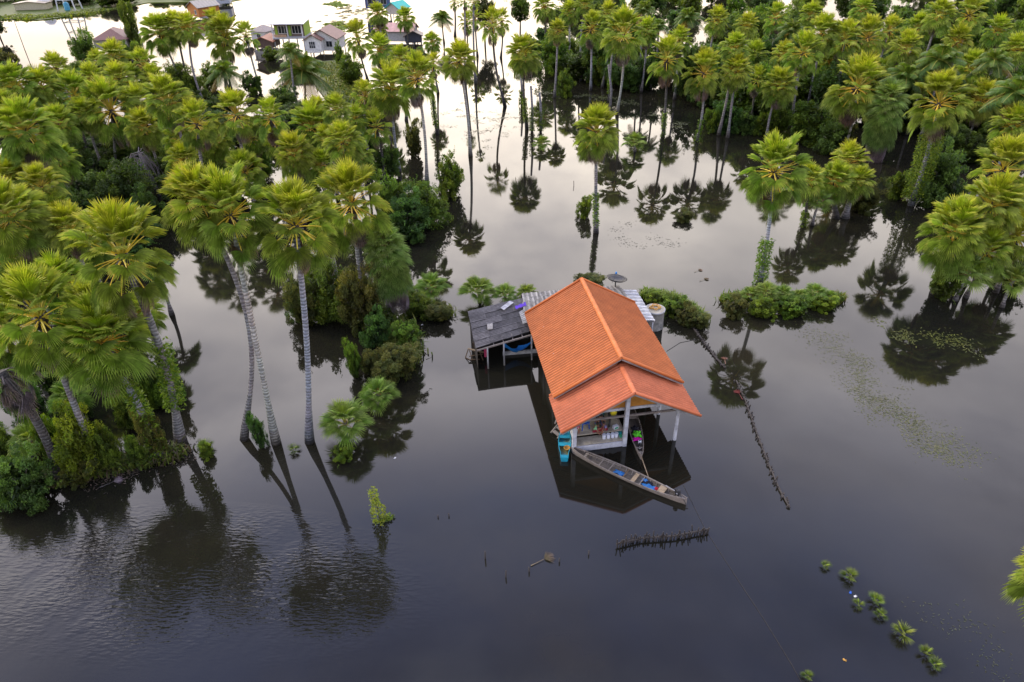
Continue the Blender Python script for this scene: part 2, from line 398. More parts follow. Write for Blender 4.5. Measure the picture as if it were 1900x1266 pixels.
    # short dark leaf bases packed round the heart
    if kind in ('round', 'open', 'thin'):
        for i in range(26):
            a = i * ga; e = R(rnd(-35, 60)); v = Vector((math.cos(a) * math.cos(e), math.sin(a) * math.cos(e), math.sin(e)))
            o = Vector((0, 0, -.16 + .2 * i / 26)); S.bar(o, o + v * rnd(.12, .22), .04, .025, vary((.035, .028, .024)))
        S.lathe([(.05, -.3), (.1, -.2), (.12, -.05), (.07, .08)], 9, col=(.03, .025, .022))
    random.setstate(st)
    out = {}
    for nm, mb, mt in (('crown', L, 'leaf'), ('leaf_stalks', S, 'stalk'), ('dead_leaves', D, 'leaf')):
        if mb.f:
            me = mb.mesh(nm); me.materials.append(M[mt]); out[nm] = me
    CROWNS[key] = out; return out
def hash_(k): return sum((i + 3) * ord(ch) for i, ch in enumerate(str(k)))
def coco(seed):
    key = ('coco', seed)
    if key in CROWNS: return CROWNS[key]
    st = random.getstate(); random.seed(seed * 31 + 5)
    L, S = MB(), MB()
    for i in range(24):
        t = i / 24; az_ = i * 2.39996; e = R(82 - 100 * t + rnd(-6, 6))
        d = Vector((math.cos(e) * math.cos(az_), math.cos(e) * math.sin(az_), math.sin(e))); side = Vector((-math.sin(az_), math.cos(az_), 0))
        ln = rnd(.9, 1.12); col = vary(lerp((.17, .24, .035), (.06, .12, .03), t), .2)
        if t > .9: col = vary((.24, .15, .03))
        pts = [d * ln * s + Vector((0, 0, -1)) * .52 * s * s * ln for s in [q / 8 for q in range(9)]]
        S.tube(pts, [.022, .02, .017, .015, .012, .01, .008, .006, .004], 4, vary((.32, .3, .06)), False)
        for q in range(3, 27):
            s = q / 27; p = d * ln * s + Vector((0, 0, -1)) * .52 * s * s * ln; Tn = (d + Vector((0, 0, -1)) * 1.04 * s).normalized()
            nn = side.cross(Tn)
            for sg in (-1, 1):
                lw = .36 * math.sin(PI * min(1, s * .86 + .12)) ** .7 * rnd(.85, 1.1)
                dd = (side * sg * .85 + Tn * .55 + nn * .15).normalized()
                w = Tn * .017; tip = p + dd * lw + Vector((0, 0, -1)) * lw * rnd(.3, .6)
                midp = p + dd * lw * .55 + Vector((0, 0, -1)) * lw * .08
                k = rnd(.8, 1.15); cc = tuple(x * k for x in col)
                L.idx([p - w, p + w, midp + w, midp - w, tip], [(0, 1, 2, 3), (3, 2, 4)], cc)
    for i in range(7):
        a = i * .9; S.lathe([(.0, -.09), (.05, -.05), (.06, 0), (.03, .05)], 7, (math.cos(a) * .11, math.sin(a) * .11, -.1), vary((.14, .17, .04)))
    random.setstate(st)
    out = {}
    for nm, mb, mt in (('crown', L, 'leaf'), ('leaf_stalks', S, 'stalk')):
        me = mb.mesh(nm); me.materials.append(M[mt]); out[nm] = me
    CROWNS[key] = out; return out
def leafy_along(pts, rad, n, size, cols, spread=1.):
    """small leaves scattered in a sleeve around a path"""
    mb = MB(); k = len(pts) - 1
    for i in range(n):
        u = rnd(0, k - 1e-3); j = int(u); p = Vector(pts[j]).lerp(Vector(pts[j + 1]), u - j)
        r = (rad[j] if isinstance(rad, list) else rad) * rnd(.5, 1.15) * spread
        a = rnd(0, 2 * PI); p = p + Vector((math.cos(a) * r, math.sin(a) * r, rnd(-.1, .1)))
        leaf_quad(mb, p, size * rnd(.6, 1.3), random.choice(cols))
    return mb
def leaf_quad(mb, p, s, c, up=.6):
    nrm = Vector((rnd(-1, 1), rnd(-1, 1), rnd(-.3, 1) + up)).normalized(); u = nrm.orthogonal().normalized()
    u = Matrix.Rotation(rnd(0, 2 * PI), 3, nrm) @ u; w = nrm.cross(u)
    p = Vector(p)
    mb.idx([p - u * s, p + w * s * .42 + nrm * s * .1, p + u * s, p - w * s * .42 + nrm * s * .1], [(0, 1, 2, 3)], vary(c, .25))
PALM_N = [0]
TRUNKC = {'pale': (.42, .41, .37), 'grey': (.26, .25, .255), 'dark': (.085, .078, .075), 'blue': (.30, .31, .36)}
def palm(cx, cy, diam, label, base=None, z=None, kind='round', trunk='grey', ivy=None, tr=None, off=None, group=None, k=None, name='fan_palm', bend=None):
    """cx, cy: where the heart of the crown is seen; base: where the trunk meets the water (or z: height of the heart)"""
    PALM_N[0] += 1; i = PALM_N[0] if k is None else k
    if kind == 'sprout':
        B = at(cx, cy + diam * .22); Hh = B + Vector((0, 0, .08))
    elif base:
        B = at(*base); Hh = at_y(cx, cy, B.y)
        if Hh.z < .4: Hh.z = .4
    else:
        Hh = at(cx, cy, z); B = Vector((Hh.x + rnd(-.06, .06) * z, Hh.y + rnd(-.06, .06) * z, 0))
    if off: B = Vector((Hh.x + off[0], Hh.y + off[1], 0))
    dp = depth(Hh); rad = diam / 2 * dp / F * (.88 if kind in ('round', 'open') else .95)
    t = thing(name, label, 'palm', B, group=group)
    if kind == 'coco': ms = coco(i % 3)
    else:
        ns = 34 if diam > 120 else (26 if diam > 75 else 18)
        ms = crown(kind, i % (4 if kind in ('round', 'open') else 2), ns)
    rz = i * 1.7 + PALM_N[0] * .9; tl = (rnd(-.1, .1), rnd(-.1, .1)); zs_ = rnd(1.18, 1.38) if kind in ('round', 'open', 'thin') else rnd(.95, 1.1)
    for nm, me in ms.items():
        o = link(nm, me, t, Hh - B, rz); o.scale = (rad, rad, rad * zs_)
        ln_ = Vector((Hh.x - B.x, Hh.y - B.y, Hh.z)).normalized()
        o.rotation_euler = (-ln_.y * .5 + tl[0], ln_.x * .5 + tl[1], rz)
    r0 = tr or (.13 + .005 * min(Hh.z, 10)); V = Hh - B
    bow = bend if bend is not None else rnd(-.05, .05)
    side = Vector((1, .3, 0)) * bow * Hh.z
    n = 9 if diam < 100 else 14
    pts, rr, cols = [], [], []
    for j in range(n + 1):
        s = j / n; p = V * s + side * math.sin(PI * s) * 1.; p.z = V.z * s - (.35 if j == 0 else 0)
        pts.append(p); rr.append(r0 * (1.55 - .75 * min(1, s * 5)) * (1.15 if s > .93 else 1) * (1 - .12 * s))
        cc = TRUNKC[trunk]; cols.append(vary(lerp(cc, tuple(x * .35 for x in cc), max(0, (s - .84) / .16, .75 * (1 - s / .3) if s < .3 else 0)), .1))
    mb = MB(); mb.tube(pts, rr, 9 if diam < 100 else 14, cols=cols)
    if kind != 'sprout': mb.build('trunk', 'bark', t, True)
    if ivy:
        s0, s1, w = ivy
        sub = [p for j, p in enumerate(pts) if s0 - .04 <= j / n <= s1 + .04]
        if len(sub) >= 2:
            leafy_along(sub, w, int(1100 * (s1 - s0) * max(1, V.z / 5) * max(1, w / .3)), .11, [(.15, .24, .018), (.08, .15, .016), (.19, .27, .022)]).build('ivy_leaves', 'leaf', t)
    return t
# nearest, fore-left group
A = 'tall palms of the fore-left clump'
palm(428, 402, 170, 'palm with the biggest crown, on a pale lichened trunk curving up beside the feathery shrub', base=(512, 822), trunk='pale', kind='open', k=0, bend=.0)
palm(372, 378, 165, 'palm with the thinner blackened leaning trunk, its crown merged with the biggest crown', base=(450, 815), trunk='grey', tr=.16, k=1, bend=.085)
palm(548, 422, 178, 'tall palm with a straight blue-grey trunk nailed with bands, beside the round low palm', base=(573, 820), trunk='blue', kind='open', k=2, bend=.015)
palm(652, 380, 152, 'palm with wide yellow stalks right above the column-shaped young palm', z=8.6, kind='open', k=3)
palm(722, 492, 118, 'column-shaped young palm clothed in leaves with a skirt of grey dead ones', base=(722, 600), kind='column', k=0)
palm(228, 480, 195, 'palm with open yellow stalks over dark water, trunk patched white with lichen', base=(335, 822), kind='open', k=1, trunk='grey', tr=.23, ivy=(.25, .6, .5))
palm(190, 640, 208, 'nearest palm with a full round crown on a thick trunk wrapped in yellow creeper', base=(300, 850), k=2, trunk='blue', tr=.22, ivy=(.1, .7, .42))
palm(75, 592, 190, 'palm with long yellow stalks hanging low at the left edge over the bright creeper bush', base=(182, 868), kind='open', k=3, trunk='grey', tr=.2)
palm(2, 690, 165, 'dead palm with drooping grey fronds cut by the left edge', base=(112, 892), kind='dead', trunk='dark', tr=.26)
palm(20, 408, 165, 'bright palm cut by the left edge above the palm with hanging stalks', z=7.8, k=0)
palm(132, 428, 112, 'rounded palm crown without visible heart left of the open-stalked palm', z=6.6, k=3)
palm(78, 350, 96, 'small palm crown just above the bright palm cut by the left edge', z=6.4, k=1)
palm(62, 312, 118, 'dark green palm crown under the big upper-left palm and its yellow stalks', z=6.2, k=2)
palm(48, 247, 140, 'big palm with a dark heart and yellow stalks at the upper left edge', z=9.2, k=1)
palm(30, 165, 98, 'palm crown at the left edge just below the white water', z=8.5, k=0)
palm(78, 165, 80, 'palm crown between the left edge and the dark-hearted palm, rim against white water', z=8, k=3)
palm(138, 180, 90, 'palm with a black heart and bent dark trunk dropping into shrubs', base=(168, 300), k=2, kind='open', trunk='dark')
palm(207, 208, 114, 'palm with a fan of low yellow stalks on a short grey trunk above dark shrubs', base=(215, 320), k=0, kind='open', trunk='grey')
palm(312, 190, 104, 'palm with bright rim standing before the slim grey trunks of the tall group', z=8.8, k=3)
palm(213, 110, 74, 'palm crown right beneath the brown hipped roof', z=8.5, k=1)
palm(266, 124, 64, 'small palm with a drooping bunch of yellow stalks left of the tall group', z=8, k=2, kind='open')
palm(222, 150, 72, 'palm crown tucked below the one beneath the brown roof', z=7.5, k=3)
palm(298, 64, 84, 'leftmost crown of the tall group, heart dark against bright leaves', base=(346, 185), k=0, trunk='grey')
palm(328, 50, 66, 'second crown of the tall group, half hidden behind its left neighbour', base=(358, 182), k=2, trunk='dark')
palm(350, 54, 66, 'third crown of the tall group on a slim trunk ringed at white water', base=(377, 190), k=3, trunk='grey')
palm(396, 42, 50, 'small bright crown behind the tall group, just below the orange house', base=(418, 150), k=1)
palm(418, 72, 78, 'crown carried over twin dark trunks in front of a coconut palm', base=(429, 166), k=1, trunk='dark', kind='open')
palm(408, 62, 60, 'palm behind the twin trunks, its crown blended into the front one', base=(419, 163), k=0, trunk='dark')
palm(457, 70, 64, 'ragged crown on a slim white leaning trunk left of the two-storey house', base=(483, 168), k=2, kind='thin', trunk='pale')
palm(366, 232, 90, 'palm with an open dark heart above the right shoulder of the biggest crown', z=8, k=3, kind='open')
palm(440, 216, 98, 'palm with two long hanging stalks, left of the gap of white water', z=8.4, k=0, kind='open')
palm(503, 222, 82, 'thin-crowned palm showing white water through its stalks', z=8.2, k=1, kind='thin')
palm(578, 240, 98, 'palm with a pale broken heart on a dark trunk below the coconut palm', base=(597, 338), k=2, trunk='dark')
palm(546, 288, 88, 'lower dark palm crown between the bright shrub and the broken-hearted palm', z=6, k=3)
palm(624, 206, 68, 'small bright palm crown right of the coconut palm at the grass edge', z=8, k=0)
palm(638, 266, 88, 'palm with golden dead stalks left of the dark-trunked thin palm', z=7.4, k=1)
palm(726, 168, 104, 'large palm with a golden heart and brown skirt on a blue-grey trunk', base=(741, 318), k=3, trunk='blue')
palm(774, 148, 86, 'palm with a long black heart on a pale trunk running down into the bushes', base=(792, 345), k=1, trunk='pale', kind='open')
palm(698, 238, 74, 'lower dark-trunked palm beneath the golden-hearted one', base=(714, 335), k=2, trunk='dark', kind='thin')
palm(803, 122, 52, 'narrow palm peeping out right of the black-hearted palm, trunk clad in creeper', base=(812, 250), k=0, trunk='dark', ivy=(.1, .6, .3), kind='thin')
palm(852, 116, 80, 'lone palm on a slim pale trunk with a kinked black foot in open water', base=(873, 290), k=2, trunk='pale', bend=.02)
palm(664, 72, 62, 'palm with a dark ragged heart right of the white house', base=(683, 150), k=3, kind='open', trunk='dark')
palm(702, 28, 48, 'round crown in front of the blue house', z=8.5, k=0)
palm(752, 36, 46, 'dense crown over the left end of the pink roof, before the turquoise roof', base=(758, 88), k=1, trunk='dark')
palm(704, 54, 40, 'little palm crown under the round one before the blue house', z=6.5, k=2)
palm(706, 95, 64, 'palm crown below the pink roof, left of the grey porch', z=7, k=3)
palm(742, 112, 60, 'yellowish palm crown squeezed behind the golden-hearted one', z=7, k=0)
palm(802, 80, 42, 'small palm just right of the grey porch roof', z=6.5, k=1)
palm(843, 6, 26, 'very slim tall palm hung with dark nests, crown at the top edge', base=(844, 68), k=0, kind='thin', trunk='dark', tr=.2)
palm(866, 42, 42, 'left one of two thin crowns before bright water near the top', base=(868, 92), k=1, kind='thin', trunk='dark')
palm(881, 34, 40, 'right one of two thin crowns before bright water near the top', base=(886, 105), k=0, kind='thin', trunk='dark')
palm(862, 4, 26, 'tiny crown at the top edge above the two thin crowns', z=10, k=1, kind='thin')
palm(879, 6, 26, 'tiny crown at the top edge right of another tiny one', z=10.5, k=0, kind='thin')
palm(914, 46, 62, 'ragged palm on a long bowed dark trunk rising from open glare', base=(938, 198), k=1, kind='thin', trunk='dark', bend=-.045)
palm(931, 40, 48, 'thin palm hiding right behind the bowed one', base=(929, 108), k=0, kind='thin', trunk='dark')
palm(972, 104, 78, 'shaggy palm on a dark trunk wrapped with creeper, standing in the channel', base=(978, 240), k=0, trunk='dark', ivy=(.05, .45, .3))
palm(1010, 14, 56, 'palm with a golden heart cut by the top edge, left of the white-trunked one', base=(1013, 118), k=1, trunk='dark')
palm(1057, 24, 50, 'palm on a straight white trunk before the bright green bush', base=(1057, 132), k=2, trunk='pale')
palm(1098, 55, 60, 'palm with a black heart on a grey trunk right of the white-trunked one', base=(1096, 168), k=3, trunk='blue', kind='open')
palm(1157, 68, 92, 'big palm with a wide brown heart on a long pale trunk at the wood edge', base=(1144, 212), k=0, trunk='pale', kind='open')
palm(1143, 58, 56, 'palm half hidden behind the wide-hearted one, on a leaning mottled trunk', base=(1131, 188), k=1, trunk='grey', ivy=(.1, .4, .3))
palm(1107, 248, 104, 'lone palm in open water behind the orange roof, creeper on its lower trunk', base=(1106, 432), k=1, trunk='grey', ivy=(.1, .4, .24))
palm(1237, 114, 82, 'palm with radiating stalks and a brown skirt, creeper low on its trunk', base=(1230, 254), k=2, trunk='dark', kind='open', ivy=(.02, .3, .3))
palm(1306, 138, 84, 'palm with star-like yellow stalks leaning at the wood edge', base=(1293, 262), k=3, trunk='grey', kind='open', ivy=(.02, .3, .3))
palm(1363, 92, 68, 'upper crown of a stacked pair right of the star-stalked palm', z=9, k=0)
palm(1365, 134, 72, 'lower crown of a stacked pair, dead brown tuft beneath it', z=7, k=1)
palm(1405, 150, 54, 'small dark palm on a black trunk right of the stacked pair', base=(1394, 238), k=2, trunk='dark', kind='thin')
palm(1446, 162, 80, 'dull palm with a grey dead skirt in front of the wood', z=5.5, k=3)
palm(1491, 100, 80, 'palm with spread golden stalks above the grey-skirted one', z=8.5, k=2, kind='open')
palm(1525, 66, 78, 'leftmost of three palm crowns in a row at the upper right', z=9, k=1)
palm(1566, 76, 74, 'middle one of three palm crowns in a row at the upper right', z=8.6, k=0, kind='open')
palm(1610, 72, 74, 'rightmost of three palm crowns in a row at the upper right', z=8.6, k=3, kind='open')
palm(1678, 94, 74, 'palm crown left of the big feathery coconut palm', z=8, k=0)
palm(1742, 30, 68, 'palm crown above the big feathery coconut palm', z=10, k=2)
palm(1797, 30, 74, 'pale palm crown near the white gap at the upper right corner', z=10, k=1, kind='open')
palm(1590, 166, 120, 'palm with a yellowing crown and black heart on a pale leaning trunk', base=(1564, 285), k=3, trunk='pale', kind='open')
palm(1640, 222, 96, 'broad young palm with a pile of grey dead fronds at its foot', base=(1628, 300), k=1, kind='column')
palm(1742, 195, 122, 'palm with golden stalks growing out of the ivy-smothered one below', base=(1690, 382), k=2, trunk='blue', kind='open', ivy=(.1, .72, .9), tr=.22)
palm(1862, 318, 125, 'golden-stalked crown topmost of the right-edge clump', z=7.6, k=3, kind='open')
palm(1838, 385, 130, 'middle crown of the right-edge clump', z=6, k=0)
palm(1770, 436, 142, 'foremost crown of the right-edge clump with yellow leaf rims', base=(1738, 545), k=1, tr=.32, trunk='dark')
palm(1792, 505, 112, 'low dense crown at the foot of the right-edge clump', z=2.2, k=1, kind='low')
palm(1885, 440, 110, 'shaded palm behind the right-edge clump, cut by the edge', z=4.2, k=2)
palm(1436, 322, 142, 'lone palm with bright golden stalks standing on the grassy islet', base=(1409, 528), k=0, trunk='blue', kind='open', ivy=(.0, .42, .46))
palm(1497, 338, 74, 'narrow palm squeezed behind the golden-stalked lone one', base=(1490, 420), k=1, trunk='dark', ivy=(.02, .35, .3))
palm(1577, 304, 84, 'top crown of the low thicket beside the lone golden palm', base=(1601, 380), k=2, trunk='grey', tr=.3)
palm(1548, 338, 84, 'left crown of the low thicket beside the lone golden palm', base=(1552, 405), k=3, trunk='dark', tr=.26)
palm(1592, 340, 74, 'right crown of the low thicket, over bluish stems', base=(1568, 404), k=0, trunk='grey', tr=.3)
palm(1985, 1085, 205, 'palm of which only a few frond tips enter at the right edge', z=6.5, k=0, off=(2.6, .6))
# low palms standing in the water
palm(640, 782, 118, 'round low palm without trunk beside the blue-grey banded trunk', base=(640, 818), kind='low', k=0)
palm(702, 732, 84, 'small low palm right behind the round low one', base=(702, 758), kind='low', k=1)
palm(800, 395, 78, 'dense low palm at the water edge right of the middle bushes', base=(800, 412), kind='low', k=0)
palm(1178, 262, 52, 'dark-footed low palm alone in the water right of the lone roof palm', base=(1178, 282), kind='low', k=1)
palm(1005, 266, 42, 'low palm sprouting atop a dead creeper-hung stump', base=(1005, 276), kind='low', k=0)
palm(886, 538, 80, 'fresh young palm behind the grey shed roof, largest of three', base=(890, 560), kind='low', k=0)
palm(936, 546, 60, 'young palm between two others behind the grey shed', base=(940, 562), kind='low', k=1)
palm(978, 545, 52, 'young palm by the tiled rear roof, rightmost of three', base=(980, 556), kind='low', k=0)
palm(800, 532, 78, 'young palm leaning off the bank left of the shed', base=(795, 556), kind='low', k=1)
palm(60, 815, 96, 'blue-green low palm at the left edge under the dead palm', base=(62, 850), kind='low', k=1)
palm(10, 905, 110, 'low palm at the lower end of the left bank, cut by the edge', base=(5, 930), kind='low', k=0)
palm(385, 822, 44, 'little palm tuft right of the lichened trunk foot', base=(385, 838), kind='sprout', k=0)
palm(545, 830, 36, 'tiny palm tuft between the tall trunks', base=(545, 842), kind='sprout', k=1)
for px_, py_, d_, k_, lb in ((1530, 1046, 28, 0, 'topmost tiny palm tip of the line of sprouts at lower right'), (1576, 1064, 46, 1, 'yellowing sprout clump in the line at lower right'),
    (1624, 1110, 42, 0, 'fan-shaped sprout just right of the floating blue scrap'), (1592, 1118, 30, 1, 'dark little sprout just left of the fan-shaped one'), (1632, 1136, 36, 1, 'flattened sprout just below the fan-shaped one'),
    (1673, 1166, 58, 0, 'largest, freshest sprout of the line at lower right'), (1716, 1206, 40, 1, 'sprout below the largest one, in a ragged pair'), (1732, 1228, 40, 0, 'lowest sprout of the ragged pair'), (1498, 1252, 34, 1, 'lone sprout at the bottom edge')):
    palm(px_, py_, d_, lb, base=(px_, py_ + d_ * .12), kind='sprout', k=k_, group='sprouts in a line at the lower right', name='palm_sprout')
# coconut palms
C = dict(kind='coco', name='coconut_palm')
palm(563, 132, 122, 'coconut palm with drooping feather fronds below the white house', base=(566, 190), k=0, trunk='grey', **C)
palm(538, 95, 62, 'coconut palm half hidden under the two-storey house', z=7, k=1, **C)
palm(415, 132, 78, 'dark coconut palm behind the twin trunks', z=6, k=2, **C)
palm(820, 34, 52, 'coconut palm at the right end of the pink roof', base=(824, 80), k=0, trunk='dark', **C)
palm(1276, 32, 66, 'coconut palm with a grey trunk in the upper wood', base=(1270, 120), k=1, trunk='blue', **C)
palm(1222, 48, 50, 'bluish coconut palm left of the grey-trunked coconut palm', z=8, k=2, **C)
palm(1745, 112, 110, 'big feathery coconut palm in the right wood', z=8, k=0, **C)
palm(1680, 140, 90, 'coconut palm with frayed shaded fronds hanging left of the big feathery one', z=6.5, k=2, **C)
palm(1845, 112, 84, 'coconut palm with upright fronds near the right edge', z=8, k=1, **C)
palm(1888, 172, 120, 'coconut palm with brown lower fronds cut by the right edge', z=7, k=2, **C)
palm(1470, 55, 66, 'pale coconut palm sunk in the upper wood', z=8, k=0, **C)
palm(1195, 18, 60, 'coconut palm near the top edge above the wide-hearted palm', z=9, k=1, **C)
def canopy(pts, label, group):
    for x, y, d, z, kd in pts: palm(x, y, d, label, z=z, kind=kd, group=group)
canopy([(8, 210, 90, 7.5, 'round'), (110, 232, 80, 6, 'round'), (105, 128, 60, 7.5, 'round'), (170, 150, 66, 7.5, 'round'), (160, 215, 76, 6, 'round'), (185, 118, 54, 7.5, 'round'), (255, 190, 74, 6.5, 'round'), (245, 148, 60, 7, 'open'), (285, 150, 62, 7, 'round'), (268, 240, 80, 5.5, 'round'), (335, 260, 76, 5, 'round'), (400, 262, 80, 5, 'round'),
    (470, 258, 70, 5, 'round'), (515, 262, 72, 5, 'open'), (590, 205, 56, 6.5, 'round'), (608, 262, 66, 5.5, 'round'), (668, 292, 66, 4.5, 'round'), (660, 222, 56, 6, 'round'), (678, 180, 60, 7, 'open'), (105, 400, 92, 4.5, 'round'), (20, 335, 110, 5.5, 'round'), (110, 300, 84, 5, 'round'), (25, 480, 120, 5, 'round'), (10, 620, 130, 4.2, 'round'), (160, 460, 100, 4.2, 'round'), (285, 500, 90, 3.6, 'low'), (110, 525, 120, 5, 'round'), (165, 565, 110, 4.2, 'round'), (262, 585, 96, 3.2, 'round'), (60, 690, 110, 2.6, 'low'), (130, 735, 90, 2.2, 'low'), (610, 420, 90, 4.5, 'round'), (595, 310, 70, 4.5, 'round'), (455, 320, 90, 4.5, 'round'), (340, 300, 76, 4.5, 'round')],
    'palm crown deep in the dense left canopy, one among many alike', 'palms of the left canopy')
canopy([(1130, 30, 52, 9, 'round'), (1035, 60, 50, 8, 'round'), (1260, 78, 58, 7, 'round'), (1330, 40, 54, 8, 'round'), (1385, 50, 54, 8, 'round'), (1400, 105, 60, 6, 'round'), (1455, 105, 60, 6.5, 'round'), (1540, 118, 66, 5.5, 'round'), (1600, 20, 58, 9, 'round'), (1650, 60, 60, 8, 'open'), (1640, 140, 70, 5, 'round'), (1700, 55, 60, 8, 'round'), (1715, 145, 72, 6, 'round'), (1775, 80, 66, 7.5, 'round'), (1800, 130, 76, 6, 'round'), (1850, 60, 62, 8, 'round'), (1885, 95, 70, 7, 'round'), (1820, 190, 84, 4.5, 'round'), (1880, 235, 90, 4.5, 'round'), (1505, 30, 56, 8.5, 'round'), (1200, 60, 54, 7.5, 'round'), (1085, 12, 48, 9, 'round'), (1440, 35, 54, 8, 'open')],
    'palm crown deep in the solid right wood, one among many alike', 'palms of the right wood')
canopy([(1830, 470, 100, 3.4, 'round'), (1900, 380, 110, 5, 'round'), (1880, 520, 90, 2, 'low'), (1520, 372, 60, 2.2, 'low')], 'low palm filling the clumps at the right edge, one among a few alike', 'low palms at the right')
# ------------------------------------------------------------------ broadleaf trees and bushes
TONE = {'dark': [(.07, .125, .02), (.09, .15, .022), (.05, .095, .02)], 'mid': [(.12, .195, .022), (.09, .155, .022), (.155, .225, .025)],
        'bright': [(.12, .20, .018), (.16, .23, .022), (.085, .155, .018)], 'lime': [(.22, .30, .025), (.17, .25, .02), (.12, .2, .02)],
        'olive': [(.11, .125, .028), (.085, .105, .028), (.14, .14, .03)], 'ivy': [(.08, .155, .03), (.06, .12, .028), (.10, .185, .032)]}
BUSH = {}
def bush_mesh(tone, v, fine):
    key = (tone, v, fine)
    if key in BUSH: return BUSH[key]
    st = random.getstate(); random.seed(hash_(key))
    mb = MB(); cols = TONE[tone]
    nc = 100 if fine else 64; nl = 120 if fine else 84
    lobes = [(Vector((0, 0, .15)), .62)]
    for i in range(7):
        a = i * 2.4 + rnd(-.5, .5); q = rnd(.3, .72); lobes.append((Vector((math.cos(a) * q, math.sin(a) * q, rnd(-.45, .62))), rnd(.24, .44)))
    for i in range(nc):
        o, r_ = lobes[0] if rnd(0, 1) < .22 else random.choice(lobes)
        d = Vector((random.gauss(0, 1), random.gauss(0, 1), random.gauss(0, 1) + .25)).normalized(); d.z = max(d.z, -.6)
        c = o + d * r_ * rnd(.75, 1.1); cr = rnd(.09, .2)
        base = random.choice(cols); k = rnd(.6, 1.35) * (.8 + .3 * max(0, c.z + .2))  # clumps coloured darker low down, shade painted into the leaves
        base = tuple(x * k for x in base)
        for j in range(nl):
            d = Vector((random.gauss(0, 1), random.gauss(0, 1), random.gauss(0, .8))).normalized() * cr * rnd(.35, 1.1) ** .6
            leaf_quad(mb, c + d, (.036 if fine else .05) * rnd(.7, 1.4), base)
    for i in range(26):
        o, r_ = random.choice(lobes); a = rnd(0, 6.28); e = rnd(-.1, 1.3); d = Vector((math.cos(a) * math.cos(e), math.sin(a) * math.cos(e), math.sin(e))); base = random.choice(cols)
        for j in range(16): leaf_quad(mb, o + d * (r_ + j / 16 * rnd(.15, .34)) + Vector((rnd(-.03, .03), rnd(-.03, .03), -.1 * (j / 16) ** 2)), .034 * rnd(.7, 1.3), base)
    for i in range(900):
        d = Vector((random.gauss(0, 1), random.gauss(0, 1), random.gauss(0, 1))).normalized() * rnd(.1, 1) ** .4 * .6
        d.z = max(-.8, d.z); leaf_quad(mb, d, rnd(.07, .13), tuple(x * .35 for x in random.choice(cols)))  # inner leaves darkened as painted shade, also closing the see-through gaps
    random.setstate(st)
    me = mb.mesh('crown'); me.materials.append(M['leaf']); BUSH[key] = me; return me
def twig_mesh():
    mb = MB(); mb.tube([(0, 0, -1.1), (.03, .02, -.5), (0, .05, .1)], [.07, .05, .03], 7, (.09, .075, .06))
    for i in range(7):
        a = i * .9; mb.tube([(.02, .02, -.6 + i * .07), (math.cos(a) * .3, math.sin(a) * .3, -.1 + .06 * i), (math.cos(a) * .6, math.sin(a) * .6, .2 + .06 * i)], [.03, .02, .008], 5, (.09, .075, .06))
    me = mb.mesh('trunk', True); me.materials.append(M['bark']); return me
TWIG = twig_mesh()
BN = [0]
def bush(cx, top, w, by, tone, label, fine=None, group=None, name='leafy_bush', cat='bush', asp=1., dy=0):
    """top: pixel row of the top, by: pixel row where it meets the water, w: width in pixels"""
    B = at(cx, by); B.y += 0; Tp = at_y(cx, top, B.y + .2)
    dp = depth(B); hw = w / 2 * dp / F; h = max(.35, Tp.z)
    if dy: B.y += dy
    BN[0] += 1; i = BN[0]
    t = thing(name, label, cat, B, group=group)
    hz = h / 1.55
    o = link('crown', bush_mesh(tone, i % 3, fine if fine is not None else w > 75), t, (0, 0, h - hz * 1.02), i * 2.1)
    o.scale = (hw, hw * .9 * asp, hz)
    o = link('trunk', TWIG, t, (0, 0, h - hz * 1.02), i * 1.3); o.scale = (hw * .8, hw * .8, hz)
    return t
def tree(cx, top, w, by, tone, label, crown_h=.6, **kw):
    """a broadleaf tree: crown on a visible trunk"""
    B = at(cx, by); Tp = at_y(cx, top, B.y); dp = depth(B); hw = w / 2 * dp / F; h = Tp.z
    BN[0] += 1; i = BN[0]
    t = thing('broadleaf_tree', label, 'tree', B, group=kw.get('group'))
    hz = h * crown_h / 1.5
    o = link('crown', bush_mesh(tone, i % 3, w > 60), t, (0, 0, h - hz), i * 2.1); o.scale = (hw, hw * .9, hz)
    mb = MB(); mb.tube([(0, 0, -.4), (.08, .05, h * .3), (-.05, .1, h - hz)], [.16, .12, .08], 8, (.09, .08, .07))
    for q in range(5):
        a = q * 1.3; mb.tube([(0, .05, h * .32 + q * .1), (math.cos(a) * hw * .4, math.sin(a) * hw * .4, h - hz * 1.1), (math.cos(a) * hw * .7, math.sin(a) * hw * .7, h - hz * .6)], [.07, .05, .02], 6, (.09, .08, .07))
    mb.build('trunk', 'bark', t, True); return t
G1 = 'shrubs of the left grove'
